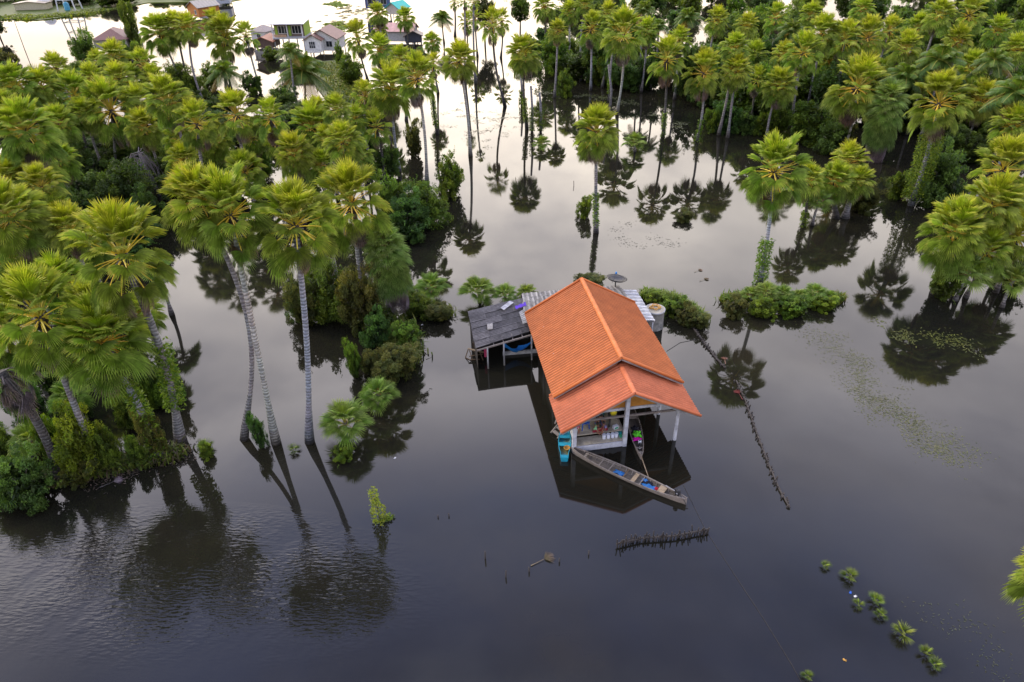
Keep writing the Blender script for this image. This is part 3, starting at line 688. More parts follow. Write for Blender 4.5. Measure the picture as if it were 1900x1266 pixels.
for a in ((175, 268, 118, 352, 'dark', 'dark shrub under the bent dark palm trunk'), (240, 285, 125, 400, 'dark', 'largest dark shrub in the hollow left of the biggest crown'), (165, 345, 95, 425, 'dark', 'dark shrub left of the grey dead tree, nearest the left palms'),
          (292, 345, 85, 430, 'dark', 'dark shrub directly behind the grey dead tree'), (230, 385, 150, 478, 'ivy', 'blue-green shrub in the deep shade above the open-stalked palm'), (305, 258, 80, 332, 'mid', 'lighter shrub beside the white gap above the dead tree'),
          (487, 243, 78, 335, 'bright', 'bright yellow-green bush above the gap between the two largest crowns'), (560, 320, 90, 400, 'ivy', 'shaded shrub behind the straight banded palm'), (430, 295, 80, 360, 'dark', 'dark shrub hidden behind the biggest crown'),
          (612, 455, 120, 585, 'mid', 'shrub in the water under the wide-stalked palm'), (575, 505, 80, 602, 'olive', 'olive shrub right of the banded trunk'), (672, 475, 100, 610, 'olive', 'olive shrub left of the column-shaped palm'), (560, 520, 60, 590, 'ivy', 'dark shrub behind the banded trunk'),
          (735, 310, 85, 420, 'mid', 'bush around the foot of the golden-hearted palm'), (790, 330, 95, 415, 'mid', 'bush around the foot of the pale trunk'), (838, 275, 70, 362, 'bright', 'bright bush jutting into the channel'), (755, 350, 110, 440, 'ivy', 'dark green shrub behind the dense low palm'),
          (720, 250, 60, 330, 'ivy', 'dark shrub between the golden-hearted palm and the dark-trunked one'), (770, 215, 50, 290, 'olive', 'olive shrub behind the pale trunk'),
          (700, 150, 70, 205, 'mid', 'shrub behind the golden-hearted palm at the grass'), (655, 95, 60, 160, 'mid', 'tall shrub right of the white house'), (632, 72, 26, 120, 'bright', 'slim bush at the corner of the white house'), (545, 72, 30, 108, 'bright', 'bush under the two-storey house'),
          (505, 84, 40, 112, 'mid', 'bush before the stilts of the red-roofed shack'), (238, 72, 34, 112, 'bright', 'bright bush beside the pale shed corner'), (780, 84, 50, 118, 'mid', 'bush in front of the dark weathered gable'), (345, 110, 90, 185, 'mid', 'shrub behind the trunks of the tall group'), (258, 70, 32, 110, 'lime', 'lime-green bush left of the tall group'), (300, 150, 60, 210, 'ivy', 'dark shrub between the bright-rimmed palm and the tall group'), (468, 128, 50, 172, 'ivy', 'dark bush behind the white leaning trunk'), (395, 110, 50, 165, 'bright', 'yellow-green shrub left of the dark coconut palm'), (472, 160, 24, 176, 'lime', 'small lime bush at the gap of white water'),
          (150, 120, 70, 190, 'mid', 'shrub right of the black-hearted palm'), (165, 105, 80, 160, 'bright', 'shrub with banana-like leaves at the white water'), (95, 115, 40, 150, 'mid', 'shrub at the water between two palm rims'), (15, 80, 70, 150, 'olive', 'olive shrub at the left edge near the white water'), (245, 235, 70, 300, 'dark', 'dark shrub below the low-stalked palm'), (120, 215, 80, 300, 'ivy', 'shaded shrub right of the big upper-left palm'), (95, 370, 90, 450, 'dark', 'dark shrub behind the rounded palm'),
          (10, 500, 90, 560, 'dark', 'dark shrub at the left edge above the hanging-stalk palm')):
    bush(*a, group=G1)
for a in ((172, 722, 110, 868, 'lime', 'bright creeper bush on the left bank'), (110, 742, 66, 860, 'bright', 'smaller creeper bush touching the low palm'), (210, 770, 60, 862, 'mid', 'feathery shrub at the right of the creeper bush'), (60, 830, 120, 930, 'ivy', 'dark tangle along the left bank foot'), (20, 775, 60, 850, 'mid', 'shrub at the left edge under dead fronds'), (70, 690, 90, 790, 'ivy', 'dark shrub behind the dead palm'), (150, 690, 70, 780, 'dark', 'dark shrub behind the bright creeper bush'), (260, 800, 44, 862, 'mid', 'shrub between the creeper bush and the wrapped trunk'),
          (292, 640, 60, 752, 'mid', 'shrub left of the lichened trunk'), (250, 705, 70, 792, 'mid', 'shrub behind the creeper-wrapped trunk'), (118, 640, 80, 742, 'ivy', 'shaded shrub under the hanging-stalk palm'), (35, 640, 70, 720, 'mid', 'shrub at the left edge behind the dead palm'), (30, 830, 90, 925, 'mid', 'leafy shrub at the lower left bank end'), (150, 850, 80, 892, 'olive', 'low weeds at the front of the left bank'), (328, 665, 50, 745, 'ivy', 'vine mass hanging on the lichened trunk'), (300, 745, 50, 850, 'olive', 'olive shrub at the creeper-wrapped trunk'), (485, 758, 34, 828, 'ivy', 'feathery blue-green shrub between the two curved trunks'), (385, 812, 40, 845, 'lime', 'small lime tuft at the bank tip'), (640, 812, 56, 845, 'lime', 'lime weeds below the round low palm')):
    bush(*a, group='growth along the left bank', fine=True)
for a in ((738, 632, 100, 692, 'olive', 'largest weedy shrub on the bank left of the shed'), (722, 664, 78, 708, 'olive', 'lower end of the weedy bank left of the shed'), (700, 570, 70, 640, 'ivy', 'dark shrub under the grey skirt'), (770, 530, 80, 585, 'mid', 'shrub at the young palm on the bank'), (705, 556, 100, 612, 'mid', 'broad shrub round the foot of the column-shaped palm'), (756, 588, 70, 640, 'mid', 'shrub in the middle of the bank left of the shed'), (694, 640, 60, 694, 'olive', 'weedy shrub at the left of the bank near the shed'), (815, 560, 70, 592, 'olive', 'grassy tip of the bank pointing at the shed'), (660, 620, 36, 700, 'mid', 'thin shrub left of the weedy bank')):
    bush(*a, group='growth on the bank left of the shed', fine=True)
G2 = 'trees and bushes of the right wood'
for a in ((1055, 60, 46, 130, 'bright', 'rounded bright bush behind the white trunk'), (1048, 124, 44, 178, 'bright', 'bright bush standing in the water at the wood edge'), (1110, 80, 70, 155, 'mid', 'bush right of the rounded bright one'), (1030, 55, 60, 120, 'mid', 'tall bush left of the rounded bright one'), (1165, 105, 90, 165, 'ivy', 'dark bush behind the pale long trunk'), (1205, 90, 70, 165, 'dark', 'dark bush left of the skirted palm'), (985, 60, 60, 110, 'mid', 'leafy bush behind the shaggy palm'),
          (1345, 165, 70, 242, 'ivy', 'ivy bush below the dead brown tuft'), (1318, 195, 40, 245, 'bright', 'bright bush at the star-stalked palm foot'), (1440, 185, 60, 250, 'mid', 'bush at the grey-skirted palm foot'), (1500, 170, 110, 262, 'mid', 'broad bush left of the yellowing palm'), (1540, 215, 80, 282, 'ivy', 'dark bush at the pale leaning trunk'), (1416, 200, 50, 250, 'bright', 'bright bush by the small dark palm'), (1382, 190, 50, 246, 'ivy', 'ivy bush by the black trunk'),
          (1730, 262, 112, 378, 'ivy', 'ivy-smothered mound in the flooded clearing'), (1665, 308, 54, 368, 'bright', 'light bush left of the ivy mound'), (1785, 235, 90, 300, 'dark', 'dark bush right of the golden-stalked palm'), (1850, 215, 130, 290, 'dark', 'dark bush mass under the brown-fronded coconut palm'), (1700, 130, 90, 240, 'dark', 'dark undergrowth behind the golden-stalked palm'), (1640, 110, 90, 200, 'ivy', 'undergrowth below the three palms in a row'), (1810, 120, 60, 200, 'olive', 'reddish-tipped bush left of the upright coconut palm'), (1560, 120, 90, 190, 'dark', 'dark undergrowth left of the yellowing palm'),
          (1860, 45, 90, 130, 'bright', 'bright bush at the upper right corner'), (1810, 60, 60, 140, 'olive', 'thin bush before the white gap'), (1420, 5, 110, 105, 'bright', 'tall light tree-like bush at the top'), (1340, 20, 90, 110, 'mid', 'bush behind the upper coconut palm'), (1470, -5, 80, 80, 'mid', 'bush at the top right of the light one'), (1425, 75, 70, 150, 'dark', 'dark hollow bush left of the golden spread stalks'), (1650, 20, 60, 100, 'bright', 'light bush behind the rightmost of three palms'), (1700, 40, 60, 110, 'mid', 'bush behind the crown left of the feathery palm'),
          (1595, 330, 80, 392, 'olive', 'weeds filling the low thicket'), (1745, 480, 70, 552, 'mid', 'vine bush on the dark trunk of the foremost right crown'), (1870, 470, 70, 530, 'ivy', 'dark vine bush at the right edge')):
    bush(*a, group=G2)
def grove(xs, ys, n, label, group, tones, hts, wid, avoid=None, name='leafy_bush', cat='bush'):
    st = random.getstate(); random.seed(99 + n)
    for i in range(n):
        for _ in range(30):
            x, y = rnd(*xs), rnd(*ys)
            if avoid is None or not avoid(x, y): break
        B = at(x, y); h = rnd(*hts); d = depth(B); w = wid * rnd(.75, 1.3) * F / d
        t = thing(name, label, cat, B, group=group); BN[0] += 1
        hw = w / 2 * d / F
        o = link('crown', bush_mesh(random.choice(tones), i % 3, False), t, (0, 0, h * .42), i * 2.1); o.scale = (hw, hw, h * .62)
    random.setstate(st)
EDGE = [(990, 150), (1100, 162), (1200, 178), (1330, 226), (1500, 252), (1700, 256), (1930, 290)]
def av_right(x, y):
    for (x0, y0), (x1, y1) in zip(EDGE, EDGE[1:]):
        if x0 <= x <= x1: return y > y0 + (y1 - y0) * (x - x0) / (x1 - x0)
    return True
grove((1000, 1930), (-75, 290), 70, 'dark leafy bush in the solid wood, one among many alike', 'filler of the right wood', ['dark', 'ivy', 'mid', 'mid'], (2.5, 5.), 5.2, av_right)
grove((1010, 1930), (-95, 285), 135, 'broadleaf tree in the solid wood, one among many alike', 'trees of the right wood', ['mid', 'ivy', 'dark', 'mid', 'bright'], (4., 7.5), 6.2, lambda x, y: av_right(x, y + 6), 'broadleaf_tree', 'tree')
def av_left(x, y): return (x < 60 and y < 150) or y < 150 - max(0, x - 180) * .1 or (380 < x < 520 and y < 200) or (x > 190 and y > 440) or (x > 350 and y > 330) or (x > 560 and y < 240)
grove((-60, 700), (120, 520), 85, 'dark leafy bush in the shade of the left palms, one among many alike', 'filler of the left grove', ['dark', 'dark', 'ivy', 'mid'], (1.6, 3.6), 4.8, av_left)
bush(165, 50, 58, 122, 'mid', 'tall leafy tree against the white water left of the brown roof', True, name='broadleaf_tree', cat='tree')
bush(256, -12, 40, 96, 'mid', 'tall slim dark tree rising past the top edge', True, name='broadleaf_tree', cat='tree')
tree(2, 28, 40, 75, 'dark', 'dark tree cut by the left edge at the white water', .7)
tree(900, -20, 50, 85, 'olive', 'thin tree with seen-through crown at the top, left of the wood', .6)
tree(965, -15, 60, 70, 'mid', 'tree with several dark stems at the left end of the wood', .6)
# the grey dead tree in the left grove
B = at(300, 372); t = thing('dead_tree', 'grey dead tree with bare tangled branches in the dark hollow', 'tree', B)
mb = MB(); mb.tube([(0, 0, -.3), (-.3, .1, 2.2), (-.9, .2, 4.6)], [.2, .16, .1], 9, (.09, .085, .09)); mb.build('trunk', 'bark', t, True)
mb = MB()
for i in range(60):
    a = rnd(0, 6.28); o = Vector((-.85, .2, rnd(3.4, 4.6))); d = Vector((math.cos(a) * rnd(.6, 1.7), math.sin(a) * rnd(.6, 1.7), rnd(-.9, .3)))
    mb.tube([o, o + d * .5 + Vector((0, 0, .2)), o + d + Vector((0, 0, -.5)), o + d * 1.1 + Vector((0, 0, -1.1))], [.03, .022, .018, .01], 4, vary((.16, .14, .15), .3))
mb.build('branches', 'stalk', t)
# ------------------------------------------------------------------ the house with the orange roof
HO = Vector((5.504, 29.085, 0)); PHI = .1459
house = thing('stilt_house', 'stilt house with an orange tiled double gable roof and an open front deck', 'house', HO, PHI)
def hw(t, s, z=0.):
    c, s_ = math.cos(PHI), math.sin(PHI); x, y = t, -s
    return HO + Vector((c * x - s_ * y, s_ * x + c * y, z))
def tile_roof(name, mat, w, y0, y1, zr, ze, parent, ncourse=9):
    """both slopes of a gable roof: waves run down the slope, courses step across it"""
    mb = MB(); pitch = .2; sub = 8
    ny = int(round((y1 - y0) / pitch)) * sub
    for sg in (-1, 1):
        for c in range(ncourse):
            u0, u1 = c / ncourse, (c + 1) / ncourse + .012
            rows = []
            for k_, u in enumerate((u0, u1)):
                lift = .004 if k_ == 0 else .014
                row = []
                for j in range(ny + 1):
                    y = y0 + (y1 - y0) * j / ny; wv = max(-.35, math.sin(2 * PI * (y - y0) / pitch)) * .048
                    row.append(Vector((sg * w * u, y, zr + (ze - zr) * u + wv + lift)))
                rows.append(row)
            if sg > 0: rows.reverse()
            b0 = len(mb.v); mb.v.extend(tuple(p) for r_ in rows for p in r_)
            for j in range(ny):
                mb.f.append((b0 + j, b0 + j + 1, b0 + ny + 1 + j + 1, b0 + ny + 1 + j))
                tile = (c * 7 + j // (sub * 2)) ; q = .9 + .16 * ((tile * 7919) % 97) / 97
                if j % sub in (4, 5, 6, 7): q *= .66  # valley half of each wave coloured darker, painting in its shade
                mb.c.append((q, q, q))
            # front edge of each course
            low = rows[1] if sg < 0 else rows[0]
            b0 = len(mb.v)
            for p in low: mb.v.append(tuple(p)); mb.v.append((p.x, p.y, p.z - .03))
            for j in range(ny): mb.f.append((b0 + 2 * j, b0 + 2 * j + 1, b0 + 2 * j + 3, b0 + 2 * j + 2)); mb.c.append((.82, .82, .82))
    o = mb.build(name, mat, parent, True)
    cap = MB(); n = int((y1 - y0) / .36)
    for j in range(n):
        ya, yb = y0 + (y1 - y0) * j / n, y0 + (y1 - y0) * (j + 1) / n + .05
        pr = []
        for y, r_ in ((ya, .105), (yb, .125)):
            for q in range(9): a = PI * q / 8; pr.append((math.cos(a) * r_ * 1.15, y, zr + .0 + math.sin(a) * r_ * .9))
        cap.idx(pr, [(q, q + 1, 9 + q + 1, 9 + q) for q in range(8)] + [tuple(range(9, 18))], (1.04,) * 3 if j % 2 else (.95,) * 3)
    cap.build('ridge_cap', mat, o, True)
    for sg in (-1, 1):
        for yy in (y0, y1):
            tr_ = MB(); tr_.tube([(sg * .02, yy, zr + .05), (sg * w, yy, ze + .05)], .075, 8, (.98, .98, .98)); tr_.build('rake_cap', mat, o, True)
            fb = MB(); yo = yy + (.05 if yy == y0 else -.05)
            fb.bar((0, yo, zr - .10), (sg * (w - .03), yo, ze - .10), .03, .09); fb.build('fascia', 'grey_wall', o)
    return o
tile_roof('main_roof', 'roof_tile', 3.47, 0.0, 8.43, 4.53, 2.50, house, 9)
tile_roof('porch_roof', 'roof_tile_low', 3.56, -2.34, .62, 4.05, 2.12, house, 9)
def hpart(name, mat, fn, bev=0):
    mb = MB(); fn(mb); return mb.build(name, mat, house, bev=bev)
def gable(mb, y, w, z0, z1, zr, th=.08):
    pts = [(-w, z0), (w, z0), (w, z1), (0, zr), (-w, z1)]
    vs = [(x, y + d, z) for d in (0, th) for x, z in pts]
    mb.idx(vs, [(0, 1, 2, 3, 4), (9, 8, 7, 6, 5)] + [(i, 5 + i, 5 + (i + 1) % 5, (i + 1) % 5) for i in range(5)])
hpart('front_gable', 'gable_ochre', lambda m: gable(m, -1.22, 2.62, 2.36, 2.46, 3.86))
hpart('gable_beam', 'white_post', lambda m: m.box((0, -1.2, 2.27), (5.4, .14, .15)), .01)
hpart('rear_gable', 'white_wall', lambda m: gable(m, 8.1, 2.7, -.3, 2.8, 4.34))
hpart('tie_beam', 'grey_wood', lambda m: m.box((0, -1.45, 1.98), (5.5, .1, .1)), .01)
for i, (x, y, zt) in enumerate(((-2.68, -1.45, 2.5), (0, -1.47, 3.9), (2.72, -1.5, 2.5), (2.6, .67, 2.9), (-2.7, .7, 2.9), (-2.7, 3.4, 2.9), (-2.7, 6.2, 2.9), (2.6, 3.4, 2.9), (2.6, 6.2, 2.9))):
    hpart('post', 'white_post', lambda m: m.tube([(x, y, -.6), (x, y, zt)], .1 if i else .12, 14) if i not in (0, 1) else m.box((x, y, (zt - .6) / 2), (.2, .2, zt + .6)))
hpart('lower_deck', 'floor_board', lambda m: [m.box((-1.33, -1.36 + .2 * q, .36), (2.5, .19, .05)) for q in range(3)])
hpart('upper_deck', 'floor_board', lambda m: [m.box((-1.36, -.97 + .21 * q, .70 + .002 * (q % 2)), (2.62, .2, .06)) for q in range(14)])
hpart('deck_beam', 'white_post', lambda m: m.box((-1.34, -1.5, .17), (2.5, .1, .3)), .01)
hpart('side_rail', 'white_post', lambda m: m.bar((-2.6, -1.5, .5), (-2.6, 1.9, 1.0), .08, .5))
hpart('side_beam', 'grey_wood', lambda m: m.box((-.02, .5, .62), (.16, 3.0, .16)))
hpart('deck_wall', 'white_wall', lambda m: m.box((-1.35, 2.05, 1.5), (2.7, .08, 1.7)))
hpart('side_wall', 'grey_wall', lambda m: m.box((-2.62, 5.1, 1.2), (.08, 5.8, 2.6)))
hpart('side_wall', 'grey_wall', lambda m: m.box((2.62, 5.3, 1.2), (.08, 5.4, 2.6)))
for q in range(4):
    hpart('rafter', 'grey_wood', lambda m: [m.bar((0, -1.9 + q * .75, 3.9), (sg * 3.4, -1.9 + q * .75, 2.06), .06, .1) for sg in (-1, 1)])
hpart('wooden_steps', 'grey_wood', lambda m: [m.bar((-3.3, .35, .45), (-2.75, 1.05, .9), .07, .1), m.bar((-3.55, .15, .02), (-2.9, .3, .75), .06, .1), m.bar((-3.3, -.35, .02), (-2.65, -.15, .75), .06, .1)] + [m.bar((-3.42 + .22 * q, .1 + .03 * q, .18 + .24 * q), (-3.2 + .22 * q, -.3 + .03 * q, .18 + .24 * q), .2, .04) for q in range(3)])
# things on the deck
def bucket(t, s, z, h, r_, mat, label, group=None, name='bucket'):
    b = thing(name, label, 'bucket', hw(t, s, z), PHI, group)
    mb = MB(); mb.lathe([(r_ * .86, 0), (r_, h), (r_ * .93, h), (r_ * .8, .03)], 18); mb.build('pail', mat, b, True)
    mb = MB(); mb.lathe([(r_ * 1.06, h - .045), (r_ * 1.06, h - .015), (r_ * .99, h - .01)], 18); mb.build('rim', mat, b, True)
plain('white_plastic', (.62, .66, .74), .35, .06, 4.); plain('green_plastic', (.03, .32, .17), .4, .1, 4.); plain('teal_plastic', (.02, .22, .26), .4, .15, 4.)
plain('blue_plastic', (.01, .09, .45), .4, .12, 4.); plain('yellow_bag', (.62, .52, .02), .5, .2, 8.); plain('blue_tarp', (.01, .13, .38), .5, .3, 9.); plain('blue_net', (.01, .17, .50), .8, .25, 14.)
for i, (t_, lb) in enumerate(((-1.02, 'first white bucket under the deck edge, below the seated children'), (-.79, 'second white bucket under the deck edge'), (-.56, 'third white bucket under the deck edge'), (-.36, 'fourth white bucket, next to the green pail'))):
    bucket(t_, 1.17, .386, .26, .1, 'white_plastic', lb, 'white buckets in a row under the deck edge')
bucket(-.13, 1.22, .386, .12, .075, 'green_plastic', 'small green pail beside the last white bucket')
t = thing('crate', 'teal plastic crate in the deck corner by the middle post', 'crate', hw(-.2, .98, .386), PHI)
mb = MB()
for x, y, sx_, sy_ in ((0, -.1, .3, .02), (0, .1, .3, .02), (-.14, 0, .02, .22), (.14, 0, .02, .22)): mb.box((x, y, .12), (sx_, sy_, .24))
mb.box((0, 0, .012), (.3, .22, .02)); mb.build('walls', 'teal_plastic', t, bev=.004)
t = thing('chair', 'blue plastic chair standing on the deck', 'chair', hw(-1.94, .55, .732), PHI + .2)
mb = MB(); mb.box((0, 0, .42), (.42, .42, .04)); mb.build('seat', 'blue_plastic', t, bev=.015)
mb = MB()
for q in range(5): mb.box((-.16 + .08 * q, .2 + .01, .64), (.05, .025, .36))
mb.box((0, .21, .84), (.42, .03, .08)); mb.build('backrest', 'blue_plastic', t, bev=.008)
for x in (-1, 1):
    for y in (-1, 1):
        mb = MB(); mb.bar((x * .17, y * .17, .41), (x * .21, y * .2, 0), .04); mb.build('leg', 'blue_plastic', t)
    mb = MB(); mb.bar((x * .2, -.2, .62), (x * .2, .2, .64), .04, .03); mb.bar((x * .2, -.19, .4), (x * .2, -.2, .62), .03); mb.build('armrest', 'blue_plastic', t)
def crumple(name, label, cat, loc, sx_, sy_, h, mat, rz=0, seed=1, group=None):
    """a heaped or draped piece of cloth"""
    random.seed(seed); mb = MB(); n = 14; vs = []
    for i in range(n + 1):
        for j in range(n + 1):
            x, y = i / n * 2 - 1, j / n * 2 - 1; rr = math.hypot(x, y); e = 1 + .22 * math.sin(5 * math.atan2(y, x) + seed)
            z = h * max(0, 1 - rr * .72) * (.7 + .6 * abs(math.sin(4 * x + seed) * math.cos(5 * y + seed * 2))) + rnd(0, .12) * h
            vs.append((x * sx_ * e, y * sy_ * e, z + .006))
    fs = [(i * (n + 1) + j, (i + 1) * (n + 1) + j, (i + 1) * (n + 1) + j + 1, i * (n + 1) + j + 1) for i in range(n) for j in range(n)]
    mb.idx(vs, fs); o = mb.build(name, mat, None, True, loc, rz); so_ = o.modifiers.new('thick', 'SOLIDIFY'); so_.thickness = .008
    return tag(o, label, cat, group)
for nm, c in (('green_cloth', (.12, .60, .04)), ('magenta_cloth', (.50, .01, .30)), ('red_cloth', (.45, .03, .04)), ('dark_cloth', (.02, .02, .028)), ('purple_cloth', (.10, .05, .38)), ('pink_cloth', (.5, .06, .14)), ('white_cloth', (.62, .62, .62)), ('navy_cloth', (.010, .012, .03)), ('mint_cloth', (.24, .55, .30)), ('lilac_cloth', (.22, .19, .38)), ('maroon_cloth', (.26, .03, .05)), ('denim_cloth', (.06, .10, .17)), ('grey_cloth', (.2, .2, .22))):
    plain(nm, c, .9, .22, 9., spec=.1)
# yellow bag, blue and white washing on the tie beam
t = thing('bag', 'yellow plastic bag hanging on the beam beside the middle post', 'bag', hw(-.60, 1.15, 2.12), PHI)
mb = MB(); mb.lathe([(.03, .16), (.06, .1), (.16, .02), (.18, -.12), (.12, -.24), (.03, -.28)], 10, sx=1, sy=.6); mb.build('sack', 'yellow_bag', t, True)
mb = MB(); mb.tube([(-.05, 0, .1), (0, 0, .3), (.05, 0, .1)], .012, 6); mb.build('handle', 'yellow_bag', t, True)
def hanging(name, label, t_, s_, z_, w_, h_, mat, sd):
    random.seed(sd); mb = MB(); n = 10; vs = []
    for i in range(n + 1):
        for j in range(7): vs.append(((i / n - .5) * w_ * (1 + .1 * j / 6), .05 * math.sin(i * 1.7 + sd) * (j / 6) + rnd(-.01, .01), -h_ * j / 6 * (1 + .1 * math.sin(i * 1.1 + sd))))
    mb.idx(vs, [(i * 7 + j, (i + 1) * 7 + j, (i + 1) * 7 + j + 1, i * 7 + j + 1) for i in range(n) for j in range(6)])
    return tag(mb.build(name, mat, None, True, hw(t_, s_, z_), PHI), label, 'laundry')
hanging('laundry', 'pale cloth hung up left of the yellow bag', -1.0, .35, 2.15, .4, .3, 'white_cloth', 2)
hanging('laundry', 'dark blue cloth hung at the left of the pale one', -1.33, .33, 2.15, .24, .28, 'blue_net', 3)
bucket(-.78, -.35, .735, .1, .18, 'teal_plastic', 'shallow teal basin on the deck behind the children', name='basin')
t = thing('cool_box', 'white and teal box leaning at the deck edge by the middle post', 'box', hw(-.35, .9, .735), PHI + .3)
mb = MB(); mb.box((0, 0, .1), (.28, .18, .2)); mb.build('body', 'white_plastic', t, bev=.015)
mb = MB(); mb.box((0, -.094, .09), (.2, .006, .1)); mb.build('panel', 'green_plastic', t)
# a motorbike parked on the deck in the shade
t = thing('motorbike', 'dark motorbike parked in the shade at the right side of the deck', 'motorbike', hw(-.42, .1, .735), PHI + R(72))
for y in (-.55, .55):
    o_ = MB(); pts = [(math.cos(a) * .26, 0, .27 + math.sin(a) * .26) for a in [2 * PI * q / 20 for q in range(21)]]
    o_.tube([(p[0] + y, 0, p[2]) for p in pts], .045, 8); wq = o_.build('wheel', 'black_metal', t, True)
    o_ = MB()
    for q in range(8): a = q * PI / 4; o_.bar((y, 0, .27), (y + math.cos(a) * .24, 0, .27 + math.sin(a) * .24), .012)
    o_.build('spokes', 'steel', wq)
mb = MB(); mb.tube([(-.5, 0, .5), (-.1, 0, .46), (.25, 0, .62), (.38, 0, .75)], [.07, .13, .12, .06], 8); mb.build('body', 'navy_cloth', t, True)
mb = MB(); mb.tube([(-.62, 0, .66), (-.3, 0, .68), (.1, 0, .62)], [.06, .11, .08], 8); mb.build('seat', 'black_metal', t, True)
mb = MB(); mb.tube([(.32, -.3, .9), (.4, 0, .86), (.32, .3, .9)], .016, 6); mb.tube([(.4, 0, .86), (.55, 0, .27)], .02, 6); mb.build('handlebar', 'steel', t, True)
mb = MB(); mb.lathe([(.08, -.04), (.09, .02), (.05, .06)], 10, (.46, 0, .78)); mb.build('headlight', 'white_plastic', t, True)
mb = MB(); mb.box((-.02, 0, .28), (.32, .18, .24)); mb.build('engine', 'steel', t, bev=.03)
# ------------------------------------------------------------------ people
import bmesh
def skin_mesh(joints, edges, name, mat, parent=None, loc=None, rz=0, root=0, lv=2):
    bm = bmesh.new(); lay = bm.verts.layers.skin.verify(); vs = [bm.verts.new(j[0]) for j in joints]
    for a, b in edges: bm.edges.new((vs[a], vs[b]))
    for v, j in zip(vs, joints):
        r_ = j[1]; v[lay].radius = (r_, r_) if not isinstance(r_, tuple) else r_
        v[lay].use_root = False
    vs[root][lay].use_root = True
    me = bpy.data.meshes.new(name); bm.to_mesh(me); bm.free()
    o = bpy.data.objects.new(name, me); COL.objects.link(o); me.materials.append(M[mat])
    if parent is not None: o.parent = parent
    if loc is not None: o.location = loc
    o.rotation_euler = (0, 0, rz)
    s = o.modifiers.new('skin', 'SKIN'); s.use_smooth_shade = True
    ss = o.modifiers.new('subd', 'SUBSURF'); ss.levels = lv; ss.render_levels = lv
    return o
def person(label, t_, s_, z_, rz, k, shirt, pants, lean=.15, knee=.42, reach=.5, legs='edge', printed=False):
    """a seated figure, k scales a 1.65 m adult; +Y local is forward; seat at local z = 0"""
    V = Vector
    ch = V((0, .32 * lean, .40)); nk = V((0, .52 * lean, .52)); hd = V((0, .62 * lean + .02, .66))
    J = [(V((0, 0, .09)), (.13, .10)), (V((0, .12 * lean, .22)), (.115, .085)), (ch, (.135, .09)), (nk, .05), (hd + V((0, 0, -.03)), .072), (hd + V((0, .0, .07)), .085), (hd + V((0, -.005, .135)), .045)]
    E = [(0, 1), (1, 2), (2, 3), (3, 4), (4, 5), (5, 6)]
    cl = {'shirt': [(J[0][0] + V((0, 0, .03)), (.135, .108)), (J[1][0], (.13, .1)), (J[2][0], (.15, .105)), (nk + V((0, 0, -.03)), .058)]}
    cE = [(0, 1), (1, 2), (2, 3)]; pl = [(J[0][0], (.14, .115))]; pE = []
    for sg in (-1, 1):
        sh = ch + V((sg * .17, 0, .06)); el_ = sh + V((sg * .08, .1 + .1 * reach, -.22)); wr = el_ + V((-sg * .1, .2 * reach + .08, -.02 - .14 * (1 - reach)))
        b = len(J); J += [(sh, .05), (el_, .036), (wr, .025), (wr + (wr - el_).normalized() * .055, .026)]
        E += [(2, b), (b, b + 1), (b + 1, b + 2), (b + 2, b + 3)]
        d = (wr - el_).normalized(); pp = V((1, 0, 0)); hp = J[b + 3][0]
        for q in range(4):
            f0 = len(J); o_ = hp + pp * (q - 1.5) * .018 + d * .02; ln_ = (.03, .036, .034, .026)[q]
            J += [(o_, .009), (o_ + d * ln_, .008), (o_ + d * ln_ * 1.7 + V((0, 0, -.02)), .007)]; E += [(b + 3, f0), (f0, f0 + 1), (f0 + 1, f0 + 2)]
        f0 = len(J); o_ = wr + d * .025 - pp * sg * .03; J += [(o_, .01), (o_ + d * .03 - pp * sg * .018, .009)]; E += [(b + 2, f0), (f0, f0 + 1)]
        c0 = len(cl['shirt']); cl['shirt'] += [(sh, .06), (sh.lerp(el_, .62), .052)]; cE += [(2, c0), (c0, c0 + 1)]
        hip = V((sg * .09, .03, .07))
        if legs == 'edge': kn = V((sg * .12, knee, .10)); an = kn + V((0, -.02, -.30)); 
        elif legs == 'cross': kn = V((sg * .30, .30, .10)); an = V((-sg * .08, .36, .05))
        else: kn = V((sg * .11, knee * .75, .34)); an = V((sg * .12, knee * .62, .04))
        toe = an + V((0, .14, -.02)); b = len(J)
        J += [(hip, .085), (kn, .056), (an, .034), (toe, .03)]; E += [(0, b), (b, b + 1), (b + 1, b + 2), (b + 2, b + 3)]
        p0 = len(pl); pl += [(hip, .095), (hip.lerp(kn, .85), .075)]; pE += [(0, p0), (p0, p0 + 1)]
    J.append((hd + V((0, .085, .015)), .018)); E.append((4, len(J) - 1))     # nose
    sc = lambda L: [(p * k, (r_ * k if not isinstance(r_, tuple) else tuple(x * k for x in r_))) for p, r_ in L]
    body = skin_mesh(sc(J), E, 'person', 'skin', None, hw(t_, s_, z_), PHI + rz); tag(body, label, 'person')
    skin_mesh(sc(cl['shirt']), cE, 'shirt', shirt, body); skin_mesh(sc(pl), pE, 'trousers', pants, body)
    mb = MB(); hc = (hd + V((0, -.015, .05))) * k
    for i in range(9):
        pass
    mb.lathe([(.098 * k, -.06 * k), (.104 * k, .0), (.098 * k, .06 * k), (.07 * k, .1 * k), (.02 * k, .118 * k)], 14, hc + V((0, -.014 * k, .012 * k))); mb.build('hair', 'hair', body, True)
